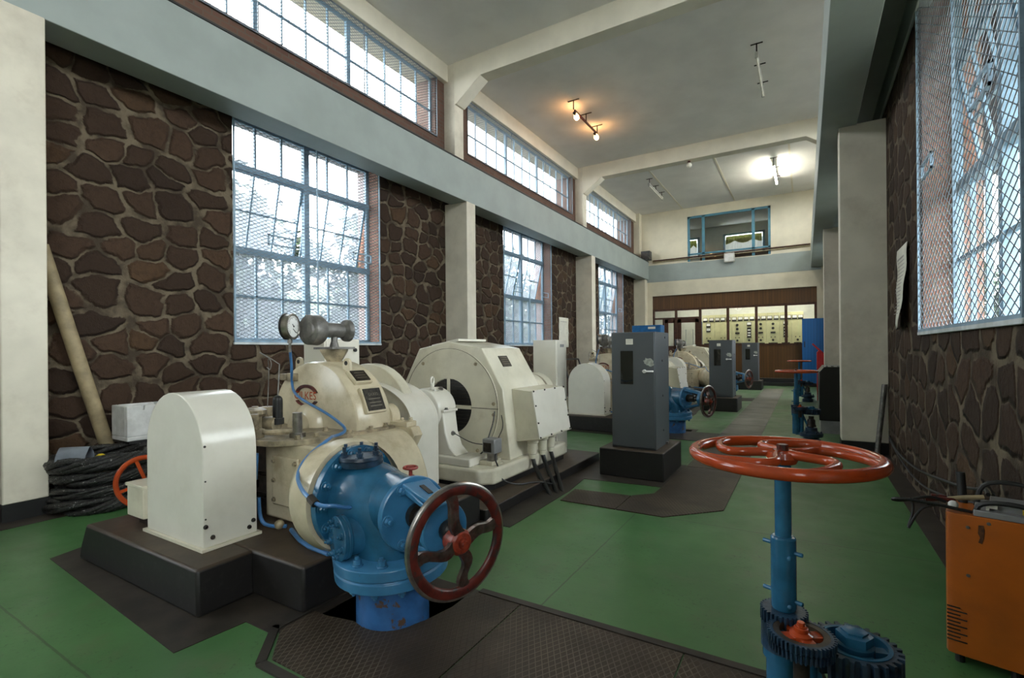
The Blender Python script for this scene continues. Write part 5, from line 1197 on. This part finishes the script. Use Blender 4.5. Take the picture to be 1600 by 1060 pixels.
mb.tube([(1.03, 8.8, .27), (.99, 7.6, .22), (.97, 6.3, .22), (.98, 5.3, .36), (.97, 4.4, .55), (.94, 4.05, .60), (.88, 3.66, .78)], .009, 6, 2)
mb.build('wall_cable', M['black'], None, label='pair of dark cables sagging along the foot of the right wall', cat='cable')
def notice(name, p, U, W, wd, ht, lab, curl, lines, grp=None):
    U, W = V(*U), V(*W); N = U.cross(W); t = thing(name, p, lab, 'notice', grp); p = V(*p)
    mb = MB(); n = 12
    for i in range(n + 1):
        h = ht * (i / n - .5)
        for u in (-.5, 0, .5): mb.v.append(p + U * wd * u + W * h + N * (curl * (1 - i / n) ** 1.5 * (.6 + u * .8) + .01 + .006 * sin(i * 1.3)))
    for i in range(n):
        for j in range(2): mb.f.append([i * 3 + j, i * 3 + j + 1, (i + 1) * 3 + j + 1, (i + 1) * 3 + j])
    o = mb.build('paper_sheet', M['paper'], t); so = o.modifiers.new('thick', 'SOLIDIFY'); so.thickness = .004; so.offset = -1
    mb = MB(); R = random.Random(11)
    for k in range(lines):
        f = .86 - .72 * k / lines; i = f; h = ht * (i - .5); cu = curl * (1 - i) ** 1.5 * .6 + .01 + .006 * sin(i * 12 * 1.3) + .004
        mb.obox(p + U * wd * R.uniform(-.06, .0) + W * h + N * cu, wd * R.uniform(.5, .78), .008 if k else .022, .001, U, W, N)
    mb.build('printed_lines', M['ink'], t, flat=True)
notice('paper_notice', (XR - .012, 7.62, 2.33), (0, -1, 0), (0, 0, 1), .72, 1.0, 'curling white notice on right stone wall beside the wire-guarded window', .10, 16)
notice('paper_notice', (XL + .012, 15.42, 2.2), (0, 1, 0), (0, 0, 1), .76, 1.02, 'white printed notice on left stone wall beside the second window', 0, 16)
# metal trestle frame leaning behind the second machine
mb = MB(); mb.tube([(-6.45, 14.8, .0), (-6.9, 14.8, 1.24), (-6.9, 14.84, 1.28), (-6.9, 16.1, 1.28), (-6.9, 16.15, 1.24), (-6.45, 16.15, .0)], .03, 8, 1)
mb.build('trolley_handle', M['black'], None, label='black tubular trolley frame leaning by the wall behind the round-topped cover', cat='trolley')

# ------------------------------------------------------------------ ceiling lights and high fittings
def batten(loc, L, lab, lit, grp='ceiling tube lights'):
    x, y, z = loc; t = thing('tube_light', (x, y, z), lab, 'ceiling light', grp)
    MB().box(x - .03, x + .03, y - L / 2, y + L / 2, z - .0, z + .05).build('lamp_body', M['batten'], t, bev=.004)
    tb = MB().cyl((x, y - L / 2 + .03, z - .035), (x, y + L / 2 - .03, z - .035), .03 if lit else .022, n=12); tb.build('lamp_tube', M['tube_on'] if lit else M['off_tube'], t)
    mb = MB()
    for q in (-L / 2 + .03, L / 2 - .03): mb.box(x - .03, x + .03, y + q - .02, y + q + .02, z - .07, z)
    mb.build('tube_holder', M['batten'], t)
    for q in (-L / 2 + .1, 0, L / 2 - .1):
        MB().cyl((x, y + q, z + .05), (x, y + q, ZC), .014, n=8).box(x - .12, x + .12, y + q - .012, y + q + .012, ZC - .02, ZC - .003).build('hanger', M['greasy'], t)
batten((-.85, 12.75, 7.92), 2.0, 'unlit tube light hanging from the second ceiling bay at the right', False)
batten((-5.12, 20.0, 7.95), 2.1, 'unlit tube light hanging near the far left ceiling corner', False)
batten((-.885, 20.3, 7.95), 2.3, 'brightly lit tube light hanging in the far ceiling bay', True)
def spots():
    t = thing('spotlight_bar', (-5.2, 12.9, 7.9), 'dark three-hanger lamp bar with two glowing orange bulbs on the ceiling', 'ceiling light')
    x = -5.2
    MB().bar((x, 12.05, 7.95), (x, 13.65, 7.95), .04, .05).build('lamp_bar', M['redlead'], t)
    for y in (11.98, 12.85, 13.7): MB().cyl((x, y, 7.95), (x, y, ZC), .016, n=8).box(x - .16, x + .16, y - .014, y + .014, ZC - .02, ZC - .003).build('hanger', M['greasy'], t)
    for y, dy in ((12.15, .25), (13.62, .2)):
        MB().lathe([(.035, 0), (.07, .14), (.06, .2), (.0, .21)], (x - .03, y, 7.90), (-.15, -1 if False else 1, -.1), 16).build('bulb', M['bulb_on'], t)
        MB().cyl((x - .03, y - .08, 7.91), (x - .03, y, 7.90), .035, n=12).build('socket', M['greasy'], t)
spots()
t = thing('smoke_detector', (-3.2, 16.72, 7.6), 'small round ceiling beam fitting with white globe', 'lamp')
MB().cyl((-3.2, 16.72, 7.66), (-3.2, 16.72, 7.72), .05, n=14).build('base', M['redlead'], t)
MB().sph((-3.2, 16.72, 7.59), .085, 18).build('globe', M['off_tube'], t)
t = thing('flood_light', (-2.88, 23.8, 5.45), 'grey box floodlight on the end wall under the office window', 'floodlight')
MB().box(-3.09, -2.66, 23.72, 23.92, 5.46, 5.86).build('lamp_housing', M['batten'], t, bev=.02)
MB().box(-3.05, -2.70, 23.712, 23.722, 5.50, 5.82).build('lamp_glass', M['foam'], t)
MB().box(-2.92, -2.82, 23.9, 24.0, 5.6, 5.7).build('bracket', M['greasy'], t)
t = thing('wall_pipe', (-3, 23.93, 5.88), 'dark pipe run across the end wall below the office window', 'pipe')
MB().cyl((-6.3, 23.93, 5.86), (.22, 23.93, 5.93), .03, n=10).build('upper_pipe', M['post'], t)
MB().cyl((-6.3, 23.95, 5.79), (.22, 23.95, 5.86), .018, n=8).build('lower_pipe', M['pole'], t)
t = thing('siren_box', (-6.5, 23.5, ZB1), 'dark siren box on the far end of the left crane beam', 'siren')
MB().box(-6.72, -6.30, 23.35, 23.75, ZB1 + .026, 6.28).build('siren_case', M['skirt'], t, bev=.01)
MB().prism([(-.42, 0), (.0, 0), (-.12, .3), (-.42, .3)], (-6.28, 23.30, ZB1 + .026), (1, 0, 0), (0, 0, 1), (0, .1, 0)).build('siren_horn', M['greasy'], t)

# ------------------------------------------------------------------ end wall: office window
def office():
    t = thing('window_30', ((UX0 + UX1) / 2, YE, UZ0), 'teal-framed office window high on the end wall', 'window', None, 'structure')
    g = YE + .06; mb = MB()
    def vb(x, a, b, wd): mb.box(x - wd / 2, x + wd / 2, g - .04, g + .04, a, b)
    for x in (UX0 + .05, UX1 - .05): vb(x, UZ0, UZ1, .10)
    vb(-4.0, UZ0, UZ1, .12); vb(-1.92, UZ0, UZ1, .12)
    for z, wd in ((UZ1 - .05, .10), (6.02, .07)): mb.box(UX0, UX1, g - .04, g + .04, z - wd / 2, z + wd / 2)
    mb.build('window_frame', M['tealblue'], t)
    MB().box(UX0 + .05, UX1 - .05, g - .004, g + .004, UZ0, UZ1 - .05).build('window_pane', M['clear'], t)
    mb = MB().box(UX0 - .03, UX1 + .03, YE - .03, YE + .1, UZ0 - .03, UZ0); mb.build('window_sill', M['cream_wall'], t)
office()
YO = 28.5
mb = MB(); wl = [(-5.9, -4.95), (-3.72, -1.75)]; wz0, wz1 = 6.62, 7.72
mb.box(-6.6, -5.9, YO, YO + .2, 4.6, ZC); mb.box(-4.95, -3.72, YO, YO + .2, 4.6, ZC); mb.box(-1.75, XRO, YO, YO + .2, 4.6, ZC)
for a, b in wl: mb.box(a, b, YO, YO + .2, 4.6, wz0); mb.box(a, b, YO, YO + .2, wz1, ZC)
mb.box(-6.8, -6.6, YE + .35, YO, 4.4, ZC); mb.box(XRO - .1, XRO + .1, YE + .35, YO, 4.4, ZC)
S(mb, 'office_wall', M['roomwhite'], 'grey plaster walls of the upper office', 'wall')
S(MB().box(-6.8, XRO, YE + .35, YO, 4.45, 4.6), 'office_floor', M['post'], 'office floor above the control room', 'floor')
S(MB().box(-6.8, XRO, YE + .2, YO + .2, ZC, ZC + .2), 'office_ceiling', M['ceiling'], 'grey ceiling of the upper office', 'ceiling')
for k, (a, b) in enumerate(wl):
    t = thing('window_%d' % (31 + k), ((a + b) / 2, YO, wz0), 'office back window with a green valance, %s one' % ['left', 'right'][k], 'window', None, 'structure')
    mb = MB()
    for x in (a + .04, b - .04): mb.box(x - .06, x + .06, YO - .03, YO + .05, wz0, wz1)
    for z in (wz0 + .04, wz1 - .04): mb.box(a, b, YO - .03, YO + .05, z - .05, z + .05)
    mb.build('window_frame', M['winblue'], t)
    MB().box(a, b, YO + .05, YO + .06, wz0, wz1).build('window_pane', M['glass'], t)
    c = thing('curtain', ((a + b) / 2, YO - .1, wz0), 'green scalloped valance with white net in the %s office window' % ['left', 'right'][k], 'curtain')
    n = 40
    mb = MB()
    for i in range(n + 1):
        x = a + .12 + (b - a - .24) * i / n; y = YO - .09 + .02 * sin(i * 1.4); dz = .16 * abs(cos(i / n * pi * 2.0))
        mb.v += [V(x, y, wz1 - .14), V(x, y, wz1 - .40 - dz)]
    for i in range(n): mb.f.append([2 * i, 2 * i + 1, 2 * i + 3, 2 * i + 2])
    mb.build('valance', M['curtain'], c)
    mb = MB()
    for i in range(n + 1):
        x = a + .1 + (b - a - .2) * i / n; y = YO - .05 + .012 * sin(i * 2.1); mb.v += [V(x, y, wz1 - .3), V(x, y, wz0 + .02)]
    for i in range(n): mb.f.append([2 * i, 2 * i + 1, 2 * i + 3, 2 * i + 2])
    mb.build('net', M['net'], c)
    portal('office_portal_%d' % k, ((a + b) / 2, YO + .25, (wz0 + wz1) / 2), b - a, wz1 - wz0, (radians(-90), 0, 0))
mb = MB().box(-4.45, -1.3, 25.8, 26.3, 4.6, 6.18); mb.build('office_desk', M['post'], None, label='dark timber counter in the upper office window', cat='counter')

# ------------------------------------------------------------------ end wall: timber screen and control room
YS = YE + .10
def screen():
    t = thing('partition', (-3, YS, 0), 'dark varnished timber screen with glazing before the control room', 'partition', None, 'structure')
    HB = 3.44
    MB().box(OX0, OX1, YS, YS + .06, HB, OZ).build('header_boarding', M['wood'], t)
    MB().box(-4.18, OX1, YS, YS + .06, .30, 1.74).build('lower_boarding', M['wood'], t)
    mb = MB()
    mb.box(OX0, OX1, YS - .02, YS + .08, HB - .02, HB + .08); mb.box(-4.18, OX1, YS - .03, YS + .09, 1.72, 1.80)
    mb.box(OX0, -4.18, YS - .02, YS + .08, 3.02, 3.10)
    mb.build('rail', M['post'], t)
    for x, z1 in ((OX0 + .04, HB), (-5.27, HB), (-4.18, HB), (-2.99, HB), (-1.835, HB), (-.69, HB), (OX1 - .04, HB)):
        MB().box(x - .055, x + .055, YS - .025, YS + .085, 0 if x < -4 else 1.76, z1).build('post', M['post'], t)
    xs = [-4.18, -2.99, -1.835, -.69, OX1]
    for a, b in zip(xs, xs[1:]): MB().box(a + .055, b - .055, YS + .02, YS + .028, 1.80, HB - .02).build('glass_pane', M['clear'], t)
    for a, b in ((OX0 + .1, -5.32), (-5.22, -4.23)): MB().box(a, b, YS + .02, YS + .028, 3.10, HB - .02).build('glass_pane', M['clear'], t)
    MB().box(OX0 + .08, -5.88, YS + .02, YS + .028, 1.75, 3.02).build('glass_pane', M['clear'], t)
    MB().box(OX0 + .08, -5.88, YS, YS + .06, .3, 1.75).build('side_panel', M['wood'], t)
    MB().box(-5.90, -5.82, YS - .02, YS + .08, .2, 3.02).build('post', M['post'], t)
    return t
screen()
S(MB().box(-4.3, OX1, YE - .22, YE + .08, 0, .30).box(-4.3, OX1, YE - .5, YE - .22, 0, .14), 'step', M['skirt'], 'black step below the timber screen', 'step', bev=.01)
def leaf(x0, x1, lab):
    t = thing('timber_door', ((x0 + x1) / 2, YS, .02), lab, 'door', 'timber doors in the screen'); y0, y1 = YS + .0, YS + .05; mb = MB(); st = .17
    mb.box(x0, x0 + st, y0, y1, .02, 3.02).box(x1 - st, x1, y0, y1, .02, 3.02).box(x0, x1, y0, y1, 2.84, 3.02).box(x0, x1, y0, y1, .02, .3).box(x0, x1, y0, y1, 1.45, 1.74); mb.build('door_frame', M['post'], t)
    MB().box(x0 + st, x1 - st, y0 + .015, y1 - .015, .3, 1.45).build('door_panel', M['wood'], t)
    MB().box(x0 + st, x1 - st, y0 + .02, y0 + .026, 1.74, 2.84).build('door_glass', M['clear'], t)
leaf(-5.81, -5.22 + .0, 'dark timber door with narrow pane, left leaf of the screen doors')
leaf(-5.21, -4.24, 'dark timber door with wide pane, right leaf of the screen doors')
# blue boarded door standing before the screen
t = thing('blue_door', (.3, 23.6, 0), 'bright blue boarded door leaf before the right end of the screen', 'door')
MB().box(-.10, .78, 23.55, 23.6, .05, 2.80).build('boards', M['doorblue'], t)
MB().box(-.03, .0, 23.53, 23.55, 1.62, 1.86).build('latch', M['meterblack'], t)
# control room shell
YR = 27.4
mb = MB().box(XLO, XRO + .3, YR, YR + .2, -.1, 4.45).box(XLO - .1, XLO + .1, YE + .35, YR, -.1, 4.45).box(XRO + .1, XRO + .3, YE + .35, YR, -.1, 4.45)
S(mb, 'control_room_wall', M['roomwhite'], 'white plaster walls of the control room', 'wall')
S(MB().box(XLO, XRO + .3, YE + .35, YR, 4.15, 4.44), 'control_room_ceiling', M['roomwhite'], 'white ceiling of the control room', 'ceiling')
for nm_, x in (('middle', -2.4), ('right', -.2), ('left', -4.8)):
    t = thing('control_room_lamp', (x, 25.4, 4.08), 'lit tube light on the control room ceiling, %s one' % nm_, 'ceiling light', 'control room tube lights')
    MB().cyl((x - .6, 25.4, 4.06), (x + .6, 25.4, 4.06), .03, n=10).build('lamp_tube', M['room_tube'], t)
    MB().box(x - .65, x + .65, 25.36, 25.44, 4.09, 4.15).build('lamp_body', M['batten'], t)
# switchboard: five steel panels with instruments
def meter(mb_w, mb_b, x, y, z, s=.19):
    mb_b.box(x - s / 2, x + s / 2, y - .03, y, z - s / 2, z + s / 2); mb_w.box(x - s * .42, x + s * .42, y - .034, y - .029, z - s * .16, z + s * .42)
edges = [-4.45, -3.86, -3.10, -2.56, -2.06, -1.56, -1.02, -.52, -.05]
yp = 26.2; ordn = ['first', 'second', 'third', 'fourth', 'fifth', 'sixth', 'seventh', 'eighth']
for i, (a, b) in enumerate(zip(edges, edges[1:])):
    t = thing('switchboard_panel', ((a + b) / 2, yp, 0), 'pale yellow switchboard panel with black meters, %s from the left' % ordn[i], 'switchboard', 'switchboard panels')
    MB().box(a + .004, b - .004, yp, yp + .5, 0, 3.27).build('panel_plate', M['panel'], t, bev=.006)
    wq, bq = MB(), MB(); mid = (a + b) / 2; n = 3 if b - a > .7 else 2
    for k in range(n): meter(wq, bq, a + (b - a) * (k + .5) / n, yp, 3.03, .20)
    if i in (0, 3, 6):
        for z in ((2.76, 2.52) if i == 0 else (2.76,)): meter(wq, bq, mid - .0, yp, z, .20)
    if i in (3, 6):
        bq.box(mid - .09, mid + .09, yp - .05, yp, 2.10, 2.60)
        for z in (2.48, 2.34, 2.22): wq.box(mid - .06, mid + .06, yp - .055, yp - .048, z - .03, z + .03)
    if i in (2, 4, 5):
        for z in (2.74, 2.54): bq.cyl((mid, yp, z), (mid, yp - .05, z), .06, n=16)
        bq.box(mid - .1, mid + .1, yp - .04, yp, 2.30, 2.38)
    for k in range(2): bq.cyl((mid - .08 + .16 * k, yp, 2.12), (mid - .08 + .16 * k, yp - .04, 2.12), .025, n=10)
    bq.cyl((mid, yp, 1.98), (mid, yp - .06, 1.98), .05, n=12); bq.box(a + .08, b - .08, yp - .02, yp, 1.80, 1.86)
    bq.build('meter', M['meterblack'], t); wq.build('meter_dial', M['meterwhite'], t)
t = thing('wall_clock', (-2.95, YR, 3.8), 'round white clock above the switchboard', 'clock')
MB().lathe([(.17, 0), (.17, .04), (0, .05)], (-2.9, YR - .05, 3.68), (0, -1, 0), 28).build('clock_face', M['meterwhite'], t)
mb = MB(); mb.bar((-2.9, YR - .103, 3.68), (-2.84, YR - .103, 3.76), .012, .004, (0, 1, 0)).bar((-2.9, YR - .103, 3.68), (-2.94, YR - .103, 3.58), .010, .004, (0, 1, 0)); mb.build('clock_hand', M['meterblack'], t)
MB().box(-4.75, -4.42, 27.2, 27.38, .1, 3.0).build('blue_cupboard', M['blueplain'], None, label='blue cupboard at the back of the control room', cat='cupboard')
t = thing('tubular_stand', (-5.1, 26.6, 0), 'green-white tubular frame behind the timber doors', 'frame')
MB().tube([(-5.35, 26.5, 0), (-5.3, 26.5, 2.6), (-4.95, 26.5, 2.6), (-4.95, 26.5, 0)], .02, 8).build('frame_tube', M['beam'], t)
t = thing('blue_cupboard', (-5.7, 20.8, 0), 'bright blue steel cupboard showing above the top of the nearest grey cabinet', 'cupboard')
MB().box(-6.30, -5.10, 20.5, 21.1, 0, 2.60).build('cupboard_body', M['blueplain'], t, bev=.01)
MB().box(-5.62, -5.32, 20.485, 20.5, 2.44, 2.53).build('label_plate', M['paper'], t)
# end
